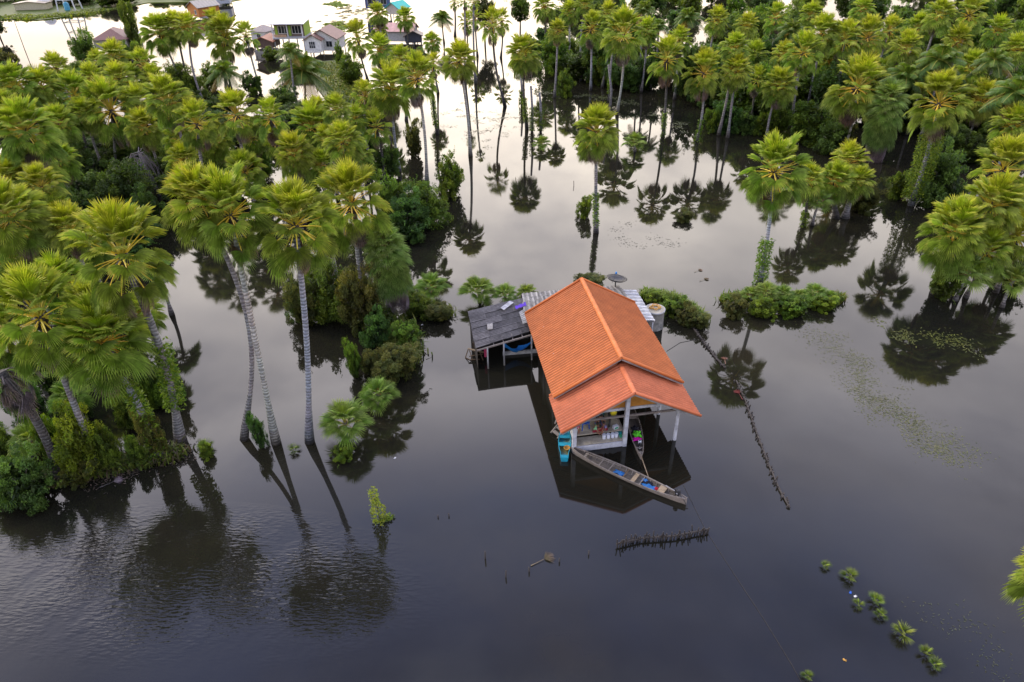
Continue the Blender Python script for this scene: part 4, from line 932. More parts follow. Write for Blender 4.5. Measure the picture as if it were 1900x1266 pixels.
    for sg in (-1, 1):
        mb = MB(); mb.lathe([(.004 * k, -.011 * k), (.012 * k, 0), (.004 * k, .011 * k)], 8, (hd + V((sg * .032, .081, .045))) * k); mb.build('eye', 'hair', body, True)
        mb = MB(); mb.lathe([(.008 * k, -.022 * k), (.018 * k, 0), (.008 * k, .024 * k)], 8, (hd + V((sg * .086, .0, .035))) * k, sx=.6); mb.build('ear', 'skin', body, True)
    mb = MB(); mb.box((hd + V((0, .082, -.022))) * k, (.04 * k, .012 * k, .008 * k)); mb.build('mouth', 'maroon_cloth', body)
    if printed:
        mb = MB(); mb.box((ch + V((0, .115, .0))) * k, (.16 * k, .012 * k, .045 * k), tilt=Matrix.Rotation(R(-18), 3, 'X')); mb.build('shirt_print', 'white_cloth', body)
    return body
person('man in a dark T-shirt with white print leaning forward behind the children', -1.15, .50, .965, R(180), .98, 'navy_cloth', 'denim_cloth', .5, legs='up', printed=True)
person('child in a mint-green shirt seated at the deck edge', -1.50, .92, .735, R(-110), .74, 'mint_cloth', 'maroon_cloth', .35, legs='up')
person('small child in red sitting between the mint and lilac shirts', -1.24, .96, .735, R(178), .62, 'maroon_cloth', 'red_cloth', .5, legs='cross')
person('child in a lilac shirt seated across from the mint-green one', -.88, .88, .735, R(112), .72, 'lilac_cloth', 'maroon_cloth', .35, legs='up')
person('child in pale clothes half hidden behind the corner post', -2.42, .72, .735, R(180), .76, 'pink_cloth', 'white_cloth', .1, legs='up')
t = thing('stool', 'low blue plastic stool under the man in the dark T-shirt', 'stool', hw(-1.15, .48, .735), PHI)
mb = MB(); mb.box((0, 0, .22), (.32, .28, .03)); mb.build('seat', 'blue_plastic', t, bev=.01)
for x in (-1, 1):
    for y in (-1, 1): mb = MB(); mb.bar((x * .12, y * .1, .21), (x * .15, y * .13, 0), .035); mb.build('leg', 'blue_plastic', t)
t = crumple('paper_bag', 'small white packet lying between the children', 'packet', hw(-1.1, 1.04, .735), .07, .04, .03, 'white_cloth', PHI, 4)
# ------------------------------------------------------------------ boats
def boat(name, label, P0, P1, beam, mat, inner, free=.24, rise=(.16, .16), blunt=0., cat='boat', sec=None):
    """P0, P1: ends on the water; returns the thing (local x runs from P0 to P1)"""
    L = (P1 - P0).length; rz = math.atan2(P1.y - P0.y, P1.x - P0.x)
    t = thing(name, label, cat, P0, rz); n = 26; mb = MB(); mi = MB()
    def st(u):
        w = beam / 2 * max(.09, math.sin(PI * min(1, max(0, u))) ** .62)
        if blunt and u > .5: w = max(w, beam / 2 * blunt * (1 - (u - .5) * .5))
        g = free + (rise[0] * (1 - u * 3) ** 2 if u < 1 / 3 else 0) + (rise[1] * (u * 3 - 2) ** 2 if u > 2 / 3 else 0)
        return w, g
    out, inn = [], []
    for i in range(n + 1):
        u = i / n; w, g = st(u); x = L * u
        out.append([(x, s * w * q, z) for s, q, z in ((-1, 1, g), (-1, .9, g * .45), (-1, .62, -.06), (1, .62, -.06), (1, .9, g * .45), (1, 1, g))])
        wi = max(.012, w - .035); zb = max(.045, g - free + .045)
        inn.append([(x, s * wi * q, z) for s, q, z in ((-1, 1, g), (-1, .92, g * .5), (-1, .66, zb), (1, .66, zb), (1, .92, g * .5), (1, 1, g))])
    for i in range(n):
        for j in range(5):
            mb.face([out[i][j], out[i + 1][j], out[i + 1][j + 1], out[i][j + 1]]); mi.face([inn[i][j + 1], inn[i + 1][j + 1], inn[i + 1][j], inn[i][j]])
        for j in (0, 5): mb.face([out[i][j], inn[i][j], inn[i + 1][j], out[i + 1][j]] if j else [inn[i][j], out[i][j], out[i + 1][j], inn[i + 1][j]])
    mb.face(out[0]); mb.face(list(reversed(out[n])))
    mb.build('hull', mat, t); mi.build('inside', inner, t)
    return t, L, st
plain('turquoise_paint', (.015, .30, .42), .45, .18, 4., 0, (.02, .20, .30)); plain('boat_inside', (.13, .13, .05), .6, .3, 4., 0, (.02, .22, .3)); plain('basket_straw', (.42, .22, .04), .7, .25, 20.)
wood_mat('boat_wood', (.30, .255, .215)); wood_mat('boat_inner', (.13, .11, .09))
t, L, st = boat('long_boat', 'long grey wooden boat with a stern engine, moored across the front of the deck', at(1062, 840), at(1273, 936), .74, 'boat_wood', 'boat_inner', .26, (.1, .12))
for u, wd, mt in ((.13, .12, 'grey_wood'), (.27, .05, 'grey_wood'), (.36, .05, 'grey_wood'), (.49, .06, 'brown_wood'), (.57, .2, 'pale_wood'), (.63, .05, 'grey_wood'), (.80, .34, 'pale_wood'), (.95, .4, 'grey_wood')):
    w, g = st(u); mb = MB(); mb.box((L * u, 0, g - .035), (wd, 2 * (w - .03), .03)); mb.build('seat_plank', mt, t)
for q in range(16):
    u = .1 + q * .053; w, g = st(u); mb = MB()
    for s in (-1, 1): mb.bar((L * u, s * (w - .045), g - .01), (L * u, s * (w * .66 - .02), .07), .035, .03)
    mb.build('rib', 'grey_wood', t)
for s in (-1, 1):
    mb = MB(); mb.tube([(L * u, s * (st(u)[0] + .004), st(u)[1] + .01) for u in [q / 20 for q in range(21)]], .022, 6); mb.build('gunwale', 'grey_wood', t, True)
mb = MB(); mb.box((L * .925, 0, .5), (.2, .2, .2)); mb.lathe([(.09, .6), (.1, .66), (.06, .7)], 12, (L * .925, 0, 0)); mb.box((L * .9, .09, .46), (.1, .08, .22)); mb.tube([(L * .93, 0, .3), (L * .925, 0, .42)], .05, 8)
e = mb.build('engine', 'black_metal', t, bev=.01)
mb = MB(); mb.lathe([(.05, -.02), (.05, .03)], 12, (L * .925, -.115, .52)); mb.build('flywheel', 'steel', e)
mb = MB(); mb.tube([(L * .9, 0, .52), (L * .82, .05, .56)], .015, 6); mb.build('tiller', 'steel', e)
mb = MB(); mb.tube([(L * .94, 0, .42), (L * .99, -.1, .25), (L * 1.03, -.2, .0)], .02, 6); mb.build('propeller_shaft', 'black_metal', e)
c_, s_ = math.cos(t.rotation_euler[2]), math.sin(t.rotation_euler[2])
def inb(u, y, z): return Vector((t.location.x + c_ * L * u - s_ * y, t.location.y + s_ * L * u + c_ * y, z))
crumple('tarp', 'blue tarp bundle lying amidships in the long boat', 'tarp', inb(.44, -.06, .1), .26, .13, .14, 'blue_tarp', t.rotation_euler[2], 2)
crumple('tarp', 'larger blue tarp spread near the stern of the long boat', 'tarp', inb(.70, -.10, .1), .36, .17, .16, 'blue_tarp', t.rotation_euler[2] + .1, 5)
crumple('tarp', 'small blue sheet lying against the far side of the long boat', 'tarp', inb(.645, .16, .14), .16, .1, .12, 'blue_tarp', t.rotation_euler[2], 7)
crumple('coat', 'dark cloth heaped between the blue sheets in the long boat', 'cloth', inb(.672, .09, .1), .26, .16, .14, 'dark_cloth', t.rotation_euler[2], 8)
crumple('rag', 'red rag in the long boat before the broad plank', 'cloth', inb(.755, -.02, .12), .12, .09, .14, 'red_cloth', t.rotation_euler[2], 9)
mb = MB(); mb.tube([(0, 0, 0), (1.9, .1, .04)], .018, 6); tag(mb.build('bamboo_pole', 'grey_wood', None, True, inb(.12, .02, .33), t.rotation_euler[2] + .02), 'grey bamboo pole lying lengthwise in the long boat', 'pole')
tb, Lb, stb = boat('rowing_boat', 'small turquoise rowing boat tied at the left corner of the deck', at(1048, 795), at(1047, 857), .68, 'turquoise_paint', 'boat_inside', .24, (.06, .05), .8)
for u, wd in ((.30, .5), (.58, .26), (.95, .22)):
    w, g = stb(u); mb = MB(); mb.box((Lb * u, 0, g - .03), (wd, 2 * (w - .035), .03)); mb.build('seat_plank', 'turquoise_paint', tb)
mb = MB()
P = at(1052, 834, .12)
tk = thing('basket', 'round straw basket in the turquoise boat', 'basket', P); mb.lathe([(.1, .0), (.15, .1), (.16, .12), (.14, .1), (.09, .03)], 16); mb.build('bowl', 'basket_straw', tk, True)
mb = MB(); mb.tube([(math.cos(a) * .155, math.sin(a) * .155, .12) for a in [q * PI / 8 for q in range(17)]], .018, 6); mb.build('rim', 'basket_straw', tk, True)
tb, Lb, stb = boat('dugout_boat', 'narrow weathered boat loaded with bright cloth, bow sticking out from under the roof', at(1166, 752), at(1189.5, 853), .66, 'boat_wood', 'boat_inner', .24, (.05, .1))
c2, s2 = math.cos(tb.rotation_euler[2]), math.sin(tb.rotation_euler[2]); rzb = tb.rotation_euler[2]
def inb2(u, y, z): return Vector((tb.location.x + c2 * Lb * u - s2 * y, tb.location.y + s2 * Lb * u + c2 * y, z))
for u, wd in ((.3, .2), (.55, .06), (.86, .1), (.96, .25)):
    w, g = stb(u); mb = MB(); mb.box((Lb * u, 0, g - .03), (wd, 2 * (w - .03), .03)); mb.build('seat_plank', 'grey_wood', tb)
for s in (-1, 1):
    mb = MB(); mb.tube([(Lb * u, s * (stb(u)[0] + .004), stb(u)[1] + .01) for u in [q / 16 for q in range(17)]], .02, 6); mb.build('gunwale', 'grey_wood', tb, True)
crumple('cloth_heap', 'bright green cloth in the narrow boat', 'cloth', inb2(.62, .03, .2), .24, .2, .2, 'green_cloth', rzb, 3)
crumple('cloth_heap', 'magenta cloth next to the green one', 'cloth', inb2(.71, -.02, .2), .13, .22, .16, 'magenta_cloth', rzb, 6)
crumple('cloth_heap', 'black cloth behind the green one in the narrow boat', 'cloth', inb2(.52, 0, .18), .22, .2, .18, 'dark_cloth', rzb, 11)
tk = thing('jerry_can', 'white jerry can standing in the narrow boat', 'can', inb2(.775, .07, .18), rzb); mb = MB(); mb.box((0, 0, .11), (.17, .15, .22)); mb.build('body', 'white_plastic', tk, bev=.03)
mb = MB(); mb.lathe([(.035, .21), (.035, .25), (.02, .26)], 10); mb.build('cap', 'black_metal', tk)
tk = thing('small_motor', 'dark small motor lying beside the white can in the narrow boat', 'motor', inb2(.80, .0, .12), rzb); mb = MB(); mb.box((.1, .05, .14), (.2, .12, .14)); mb.lathe([(.05, .2), (.06, .26), (.03, .3)], 10, (.08, .05, 0)); mb.build('block', 'black_metal', tk, bev=.02)
mb = MB(); mb.tube([(.12, .03, .15), (.45, -.02, .2)], .02, 6); mb.build('shaft', 'steel', tk, True)
a_, b_ = at(1190, 848, .3), at(1205, 891, .02); mb = MB(); mb.tube([a_, b_], [.028, .022], 8); tag(mb.build('bamboo_pole', 'pale_wood', None, True), 'long bamboo pole reaching from the narrow boat into the water', 'pole')
# ------------------------------------------------------------------ shed, rear roofs, tank, dish
def corr(name, mat, LB, LF, RF, RB, ncor, amp, sheets, col, parent, org, along='u', var=.2, sagz=.03):
    """corrugated roof patch made of overlapping sheets; ridges run left-right ('u') or back-front ('v')"""
    mb = MB(); nu, nv = sheets; sub = 4
    def P(u, v): return LB.lerp(RB, u).lerp(LF.lerp(RF, u), v)
    random.seed(len(name) + ncor)
    for a in range(nu):
        for b in range(nv):
            kv = 1 + rnd(-var, var); c = tuple(x * kv for x in col); ov = .02
            u0, u1, v0, v1 = a / nu, (a + 1) / nu + ov, b / nv, (b + 1) / nv + ov
            lift = .012 * ((a + b * 2) % 3) + .01; du = rnd(-.006, .006); dv = rnd(-.006, .006)
            k_ = max(1, ncor // (nv if along == 'u' else nu)) * sub; rows = []
            for q in range(k_ + 1):
                f = q / k_; z = amp * math.cos(2 * PI * f * k_ / sub) + lift
                if along == 'u': pr = [P(u0 + du, v0 + (v1 - v0) * f + dv), P(u1 + du, v0 + (v1 - v0) * f + dv)]
                else: pr = [P(u0 + (u1 - u0) * f + du, v0 + dv), P(u0 + (u1 - u0) * f + du, v1 + dv)]
                rows.append([p - org + Vector((0, 0, z + rnd(0, sagz) * 0)) for p in pr])
            for q in range(k_):
                w_ = 1.05 if q % sub in (0, 3) else .58  # lower facets coloured darker: groove shade painted into the sheet
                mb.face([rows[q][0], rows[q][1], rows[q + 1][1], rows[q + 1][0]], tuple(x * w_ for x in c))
    return mb.build(name, mat, parent)
LB, LF, RF, RB = at(868, 578.5, 1.75), at(882, 646, 1.55), at(992, 612, 1.95), at(974, 553, 2.05)
SO = at(905, 664); shed = thing('shed', 'low half-flooded shed with a patched grey corrugated roof', 'shed', SO)
corr('roof', 'old_sheet', LB, LF, RF, RB, 34, .03, (4, 6), (.165, .155, .15), shed, SO, var=.28)
A0, A1, A2, A3 = at(963, 580, 2.06), at(970, 601, 2.0), at(986, 596, 2.05), at(978, 570, 2.1)
corr('pale_sheet', 'old_sheet', A0, A1, A2, A3, 7, .02, (1, 1), (.42, .41, .39), shed, SO)
e0, e1 = LF + Vector((.1, -.12, -.1)), RF + Vector((-.1, -.35, -.12))
mb = MB(); mb.bar(e0 - SO, e1 - SO, .07, .09); mb.build('eave_beam', 'grey_wood', shed)
for i in range(5):
    q = e0.lerp(e1, .3 + i * .17); mb = MB(); mb.bar(q - SO, q - SO + Vector((-.1, .5, .12)), .05, .05); mb.build('rafter', 'grey_wood', shed)
for f_ in (.18, .47, .97):
    q = e0.lerp(e1, f_); mb = MB(); mb.tube([Vector((q.x, q.y, -.5)) - SO, q - SO], .05, 10); mb.build('post', 'grey_wall', shed, True)
for q in (LB, RB, LB.lerp(LF, .5)):
    mb = MB(); mb.tube([Vector((q.x + .15, q.y - .1, -.5)) - SO, q + Vector((.15, -.1, -.05)) - SO], .06, 8); mb.build('post', 'dark_wood', shed, True)
w0, w1 = at(933, 660), at(990, 654); mb = MB(); mb.bar(w0 + Vector((0, .05, .1)) - SO, w1 + Vector((.8, .05, .1)) - SO, .1, .28); mb.build('low_wall', 'concrete', shed)
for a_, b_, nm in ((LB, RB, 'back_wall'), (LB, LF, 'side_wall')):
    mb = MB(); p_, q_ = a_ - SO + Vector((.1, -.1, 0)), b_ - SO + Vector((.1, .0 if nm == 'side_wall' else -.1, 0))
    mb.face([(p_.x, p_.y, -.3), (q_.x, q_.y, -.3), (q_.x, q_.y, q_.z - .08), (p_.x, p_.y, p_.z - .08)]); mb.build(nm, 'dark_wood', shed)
q0, q1 = LB.lerp(LF, .45), RB.lerp(RF, .45); mb = MB(); mb.face([(q0.x - SO.x + .2, q0.y - SO.y, -.3), (q1.x - SO.x, q1.y - SO.y, -.3), (q1.x - SO.x, q1.y - SO.y, q1.z - .08), (q0.x - SO.x + .2, q0.y - SO.y, q0.z - .08)]); mb.build('interior_shade_sheet', 'black_metal', shed)  # black sheet added so the gap between the posts reads as deep shade
# loose things lying on the shed roof
def loose(name, label, pts, z, col, mat='old_sheet', n=5):
    q = [at(x, y, z) for x, y in pts]; o_ = q[0].copy(); t = thing(name, label, 'sheet', o_)
    return corr('panel', mat, q[0], q[1], q[2], q[3], n, .014, (1, 1), col, t, o_, 'u')
loose('roof_sheet', 'loose white roofing sheet lying at an angle on the shed roof', ((929, 571.5), (935, 576), (953, 562), (946, 559)), 2.1, (.62, .62, .64))
loose('roof_sheet', 'short pale corrugated piece lying crosswise on the shed roof', ((904, 602), (904.5, 612), (914, 611), (914, 600)), 1.86, (.42, .40, .36))
q = [at(x, y, 2.18) for x, y in ((955, 570), (957, 575), (977, 568), (975, 562))]; mb = MB(); o_ = q[0].copy()
vs = []
for i in range(9):
    for j in range(4): p = q[0].lerp(q[3], i / 8).lerp(q[1].lerp(q[2], i / 8), j / 3) - o_; vs.append(p + Vector((0, 0, .05 + .03 * math.sin(i * 1.9 + j))))
mb.idx(vs, [(i * 4 + j, i * 4 + j + 1, i * 4 + j + 5, i * 4 + j + 4) for i in range(8) for j in range(3)]); tag(mb.build('cloth', 'purple_cloth', None, True, o_), 'purple cloth spread on the shed roof beside the orange roof', 'cloth')
# hammock net
h0, h1 = at(934, 634, 1.15), at(990, 630, 1.15); mb = MB(); vs = []; n = 16
for i in range(n + 1):
    for j in range(7):
        u = i / n; v = j / 6; sag = .55 * math.sin(PI * u) ** .8; p = h0.lerp(h1, u) + Vector((0, (v - .5) * .5 * math.sin(PI * u), -sag - .5 * (1 - abs(2 * v - 1)) * math.sin(PI * u) * .5 - (.35 * v * (1 - u) if u < .5 else 0)))
        p.z = max(.04, p.z + .02 * math.sin(9 * u + 4 * v)); vs.append(p - h0)
mb.idx(vs, [(i * 7 + j, (i + 1) * 7 + j, (i + 1) * 7 + j + 1, i * 7 + j + 1) for i in range(n) for j in range(6)]); o = mb.build('hammock', 'blue_net', None, True, h0); tag(o, 'blue net hammock slung under the shed roof', 'hammock')
q = at(901, 647, .95); mb = MB(); vs = []
for i in range(6):
    for j in range(6): vs.append(((i / 5 - .5) * .2, .04 * math.sin(i * 2.1), -.62 * j / 5))
mb.idx(vs, [(i * 6 + j, (i + 1) * 6 + j, (i + 1) * 6 + j + 1, i * 6 + j + 1) for i in range(5) for j in range(5)]); tag(mb.build('laundry', 'pink_cloth', None, True, q), 'pink cloth hanging at the left post of the shed', 'laundry')
# wooden rack at the shed corner
a_ = at(868, 660, .1); tk = thing('wooden_rack', 'broken wooden rack with a tan plank standing in water at the shed corner', 'rack', Vector((a_.x, a_.y, 0)))
mb = MB(); mb.bar((0.02, .1, .55), (1.0, -.15, .42), .1, .06); mb.build('plank', 'pale_wood', tk)
for x0, y0, z0, x1, y1, z1 in ((.05, .1, .52, -.15, -.1, .02), (.1, .1, .52, .3, -.35, .0), (-.15, -.1, .02, .15, -.35, .02), (.15, -.35, .03, .75, -.35, .05), (.1, -.3, .25, .95, -.15, .3), (.75, -.1, .45, .95, -.4, .0)):
    mb = MB(); mb.bar((x0, y0, z0), (x1, y1, z1), .045); mb.build('strut', 'brown_wood', tk)
mb = MB(); mb.box((.55, .55, .25), (.5, .06, .9), rz=.1); mb.build('board', 'brown_wood', tk)
# rear lean-to
k0, k1, k2, k3 = at(968, 545, 2.15), at(972, 578, 2.2), at(1166, 556, 2.2), at(1144, 530, 2.15)
RO = Vector((k0.x, k0.y, 0)); rear = thing('rear_kitchen', 'rear kitchen with a worn grey tiled roof behind the orange roof', 'shed', RO)
corr('roof', 'old_sheet', k0, k1, k2, k3, 30, .02, (22, 4), (.27, .26, .25), rear, RO, 'v', .22)
for p_ in (k0, k3, k0.lerp(k3, .5)):
    mb = MB(); mb.tube([Vector((p_.x, p_.y - .12, -.4)) - RO, Vector((p_.x, p_.y - .12, p_.z - .03)) - RO], .07, 8); mb.build('post', 'dark_wood', rear, True)
mb = MB(); p_, q_ = k0 - RO, k3 - RO; mb.face([(p_.x + .1, p_.y - .2, -.3), (q_.x - .1, q_.y - .2, -.3), (q_.x - .1, q_.y - .2, 2.05), (p_.x + .1, p_.y - .2, 2.05)]); mb.build('back_wall', 'dark_wood', rear)
m0, m1, m2, m3 = at(1155, 538, 1.95), at(1196, 594, 1.85), at(1215, 595, 1.8), at(1180, 539, 1.9)
MO = Vector((m0.x, m0.y, 0)); met = thing('metal_awning', 'sloping white metal sheet awning between the orange roof and the water tank', 'awning', MO)
corr('roof', 'painted', m0, m1, m2, m3, 8, .012, (2, 9), (.42, .43, .45), met, MO, 'u', .1)
for p_ in (m2, m3):
    mb = MB(); mb.tube([Vector((p_.x - .1, p_.y + .05, -.4)) - MO, Vector((p_.x - .1, p_.y + .05, p_.z - .02)) - MO], .04, 8); mb.build('post', 'white_post', met, True)
mb = MB(); mb.bar(m1 - MO + Vector((0, -.03, -.05)), m2 - MO + Vector((0, -.03, -.05)), .05, .07); mb.build('eave_beam', 'steel', met)
tk = thing('water_tank', 'round concrete water tank with a coiled hose on its lid', 'tank', at(1212, 606))
mb = MB(); mb.lathe([(.62, -.4), (.62, 1.25), (.66, 1.26), (.66, 1.36), (.60, 1.37)], 30); mb.build('wall', 'concrete', tk, True)
mb = MB(); mb.lathe([(.6, 1.372), (.5, 1.385), (.02, 1.40)], 24); mb.build('lid', 'floor_board', tk)
mb = MB(); mb.tube([(math.cos(q * .5) * (.26 + .13 * math.sin(q * .23)), math.sin(q * .5) * (.26 + .11 * math.cos(q * .31)), 1.43 + .002 * q) for q in range(44)], .028, 6); tag(mb.build('hose', 'basket_straw', None, True, tk.location + Vector((0, 0, 0))), 'coiled brown hose lying on the water tank', 'hose')
tk = thing('satellite_dish', 'dark mesh satellite dish on a short mast behind the orange roof', 'dish', at(1141.5, 532, 2.2))
mb = MB(); mb.tube([(0, 0, -.05), (0, 0, .38)], .04, 8); mb.build('mast', 'black_metal', tk, True)
mb = MB(); prof = [(.04, .36), (.3, .40), (.52, .48), (.68, .6), (.69, .62), (.52, .51), (.3, .43), (.02, .385)]; mb.lathe(prof, 26); d = mb.build('reflector', 'black_metal', tk, True); d.rotation_euler = (R(-8), R(8), 0)
for q in range(3):
    a = q * 2.094; mb = MB(); mb.tube([(math.cos(a) * .6, math.sin(a) * .6, .57), (0, 0, .98)], .012, 5); mb.build('strut', 'black_metal', tk)
mb = MB(); mb.lathe([(.05, .93), (.06, 1.0), (.05, 1.08)], 10); mb.build('receiver', 'blue_net', tk)
# ------------------------------------------------------------------ stake fences, stakes, rope, floating things
def stakes(name, label, path, n, h, group=None, th=.035, lean=.12):
    P = [at(*p) for p in path]; t = thing(name, label, 'fence', P[0]); seg = [(P[i + 1] - P[i]).length for i in range(len(P) - 1)]; tot = sum(seg)
    random.seed(n)
    for k_ in range(n):
        s = tot * (k_ + .5) / n; i = 0
        while i < len(seg) - 1 and s > seg[i]: s -= seg[i]; i += 1
        p = P[i].lerp(P[i + 1], s / seg[i]) + Vector((rnd(-.05, .05), rnd(-.06, .06), 0)) - P[0]; hh = h * rnd(.55, 1.3)
        mb = MB(); tp = p + Vector((rnd(-lean, lean), rnd(-lean, lean), hh)); mb.tube([(p.x, p.y, -.3), tp], [th, th * .7], 6, vary((.07, .058, .055))); mb.build('stake', 'dark_wood', t)
    mb = MB(); pts = [p - P[0] + Vector((0, 0, h * .45)) for p in P]; mb.tube(pts, .045, 6); mb.build('rail', 'dark_wood', t)
    return t
stakes('stake_fence', 'short row of dark upright stakes standing in water before the long boat', [(1143, 1015), (1190, 1004), (1250, 1000), (1313, 988)], 62, .42)
stakes('stake_fence', 'long broken stake fence slanting down from the golden palm reflection', [(1366, 708), (1383, 745), (1405, 808), (1428, 868), (1447, 912), (1465, 944)], 98, .15, th=.055, lean=.12)
stakes('stake_fence', 'stake fence running from the grassy strip beside the water tank', [(1276, 598), (1300, 628), (1325, 662), (1345, 684)], 70, .15, th=.055, lean=.12)
for x, y, h, lb in ((900, 1036, .5, 'single stake left of the fallen frond, farthest left'), (938, 1072, .42, 'single stake nearest the bottom, below the fallen frond'), (982, 1060, .3, 'short stake at the root end of the fallen frond'), (1038, 1042, .25, 'short stake at the tip of the fallen frond'), (1092, 1030, .25, 'lone short stake between the fallen frond and the stake row'), (834, 958, .18, 'right one of two little stubs left of the roof reflection'), (812, 960, .15, 'left one of two little stubs left of the roof reflection'), (1290, 345, .5, 'thin stake in the water right of the lone roof palm'), (1065, 345, .5, 'forked stick in the water left of the lone roof palm'), (963, 190, .6, 'slim stake in the glare left of the shaggy palm')):
    mb = MB(); mb.tube([(0, 0, -.3), (rnd(-.05, .05), rnd(-.05, .05), h)], [.035, .028], 7); tag(mb.build('stake', 'dark_wood', None, True, at(x, y)), lb, 'stake', 'single stakes in the water')
def frond(label, x, y, ang, sz, col=(.26, .2, .13), name='fallen_frond'):
    random.seed(int(x)); mb = MB(); mb.cur = col; o_ = at(x, y, .03)
    fan(mb, mb, (0, 0, 0), ang, R(4), sz * .9, sz * .7, 12, vary(col), vary(col), sag=.02, cup=.0, droop=.03, span=55)
    for i, v in enumerate(mb.v): mb.v[i] = (v[0], v[1], max(.012, v[2]))
    return tag(mb.build(name, 'leaf', None, False, o_), label, 'frond')
frond('dry fan frond floating between the single stakes', 985, 1050, R(28), .75)
frond('pale dead frond floating at the right side of the palm islet', 1455, 585, R(170), .9)
frond('dry frond floating in the channel, upper one of a pair', 1288, 505, R(30), .5)
frond('dry frond floating in the channel, lower one of a pair', 1298, 522, R(30), .55)
frond('dead frond floating before the left bank, tip to the left', 215, 882, R(170), .9)
frond('dead frond leaning at the creeper trunk foot', 262, 838, R(120), .9)
frond('pale dead frond floating next to the left bank foot', 55, 918, R(40), .8)
frond('dead frond lying on debris right of the left bank', 175, 872, R(200), .8)
frond('stick-like frond floating off the left bank', 185, 905, R(35), .7, (.2, .18, .19))
frond('reddish dry frond caught in the broken stake fence', 1378, 742, R(95), .6, (.3, .08, .07))
frond('dry leaf tip sticking out at the end of the stake fence by the tank', 1346, 676, R(80), .5, (.34, .2, .14))
mb = MB(); pts = [at(x, y, .012) for x, y in ((1268, 900), (1310, 985), (1362, 1065), (1418, 1150), (1470, 1235), (1500, 1290))]; mb.tube(pts, .008, 5); tag(mb.build('rope', 'rope_fibre', None, True), 'thin dark rope trailing across the water to the bottom edge', 'rope')
mb = MB(); mb.tube([at(x, y, .012) for x, y in ((1237, 652), (1262, 636), (1292, 630))], .014, 5); tag(mb.build('rope', 'rope_fibre', None, True), 'thin rope lying in the water right of the orange roof', 'rope')
for x, y, mt, lb in ((1578, 1100, 'blue_plastic', 'small blue scrap floating among the sprouts'), (1587, 1107, 'white_cloth', 'small white scrap floating below the blue one'), (1567, 1225, 'basket_straw', 'yellow leaf floating alone near the bottom'), (733, 850, 'white_cloth', 'pale scrap floating right of the round low palm'), (783, 603, 'white_cloth', 'white scrap at the bank edge left of the shed')):
    crumple('floating_scrap', lb, 'litter', at(x, y, .004), .065, .04, .025, mt, x, int(x) % 13)
# dead stumps in the channel
for x, by, ty, lb, iv in ((987, 246, 160, 'grey broken-off palm stump hung with creeper, left of two', True), (1003, 246, 172, 'slim grey broken-off palm stump carrying a low palm', True), (968, 198, 140, 'dark creeper-clad stump behind the shaggy palm', True), (1131, 215, 120, 'pale leaning bare trunk left of the long pale one', False)):
    B = at(x, by); Tp = at_y(x - 2, ty, B.y); t = thing('palm_stump', lb, 'stump', B); mb = MB(); pts = [(0, 0, -.3), (.05, 0, Tp.z * .5), (Tp.x - B.x, 0, Tp.z)]; mb.tube(pts, [.17, .14, .12], 10, (.2, .19, .2)); mb.build('trunk', 'bark', t, True)
    if iv: leafy_along([(0, 0, .2), (.05, 0, Tp.z * .3), (.05, 0, Tp.z * .55)], .35, 360, .13, [(.08, .13, .02), (.12, .18, .02)]).build('ivy_leaves', 'leaf', t)
# ------------------------------------------------------------------ islets, weeds
def tuft_bed(name, label, path, wd, n, ht, cols, kind=None, cat='grass', blade=.03, group=None):
    """a low bed of grass blades and leaves along a path of (px, py)"""
    P = [at(*p) for p in path]; mb = MB(); random.seed(n)
    for i in range(n):
        k_ = rnd(0, len(P) - 1.001); j = int(k_); p = P[j].lerp(P[j + 1], k_ - j) + Vector((random.gauss(0, wd * .45), random.gauss(0, wd * .4), 0))
        h = ht * rnd(.4, 1.25); a = rnd(0, 6.28); d = Vector((math.cos(a), math.sin(a), 0)); b_ = Vector((-d.y, d.x, 0)) * blade * rnd(.6, 1.4)
        m_ = p + d * h * .25 + Vector((0, 0, h * .7)); tp = p + d * h * rnd(.5, .9) + Vector((0, 0, h * rnd(.55, 1))); c = vary(random.choice(cols), .25)
        p.z = .0
        mb.idx([p - b_, p + b_, m_ + b_, m_ - b_, tp], [(0, 1, 2, 3), (3, 2, 4)], c)
    return tag(mb.build(name, 'leaf'), label, cat, group, kind)
tuft_bed('islet_grass', 'tall bright grass on the palm islet', [(1345, 560), (1390, 555), (1450, 560), (1510, 558), (1555, 556)], .55, 5200, .55, [(.13, .2, .02), (.09, .16, .02), (.18, .24, .03), (.2, .17, .03)], 'stuff')
for i, x in enumerate((1392, 1422, 1452, 1482, 1512, 1540)):
    palm(x, (546, 541, 545, 550, 543, 551)[i], (44, 56, 50, 42, 54, 38)[i], 'low fan seedling in the row on the palm islet', base=(x, 562), kind='low', k=i, group='fan seedlings on the islet', name='palm_sprout')
bush(1362, 548, 56, 584, 'olive', 'olive weeds at the left tip of the palm islet', True)
bush(1412, 547, 64, 585, 'lime', 'bright weeds at the foot of the golden lone palm', True)
bush(1528, 546, 62, 572, 'lime', 'bright weeds at the right tip of the palm islet', True)
bush(1470, 548, 80, 580, 'bright', 'weeds in the middle of the palm islet', True)
tuft_bed('bank_weeds', 'weedy ragged growth matting the bank left of the shed', [(690, 596), (735, 620), (752, 655), (722, 696)], 1.0, 4200, .8, [(.09, .14, .02), (.13, .16, .03), (.07, .12, .025), (.16, .17, .04)], 'stuff', blade=.04)
tuft_bed('bank_weeds', 'grassy weeds at the bank tip pointing towards the shed', [(770, 560), (800, 578), (832, 585)], .6, 1800, .5, [(.12, .17, .02), (.16, .2, .03)], 'stuff', blade=.03)
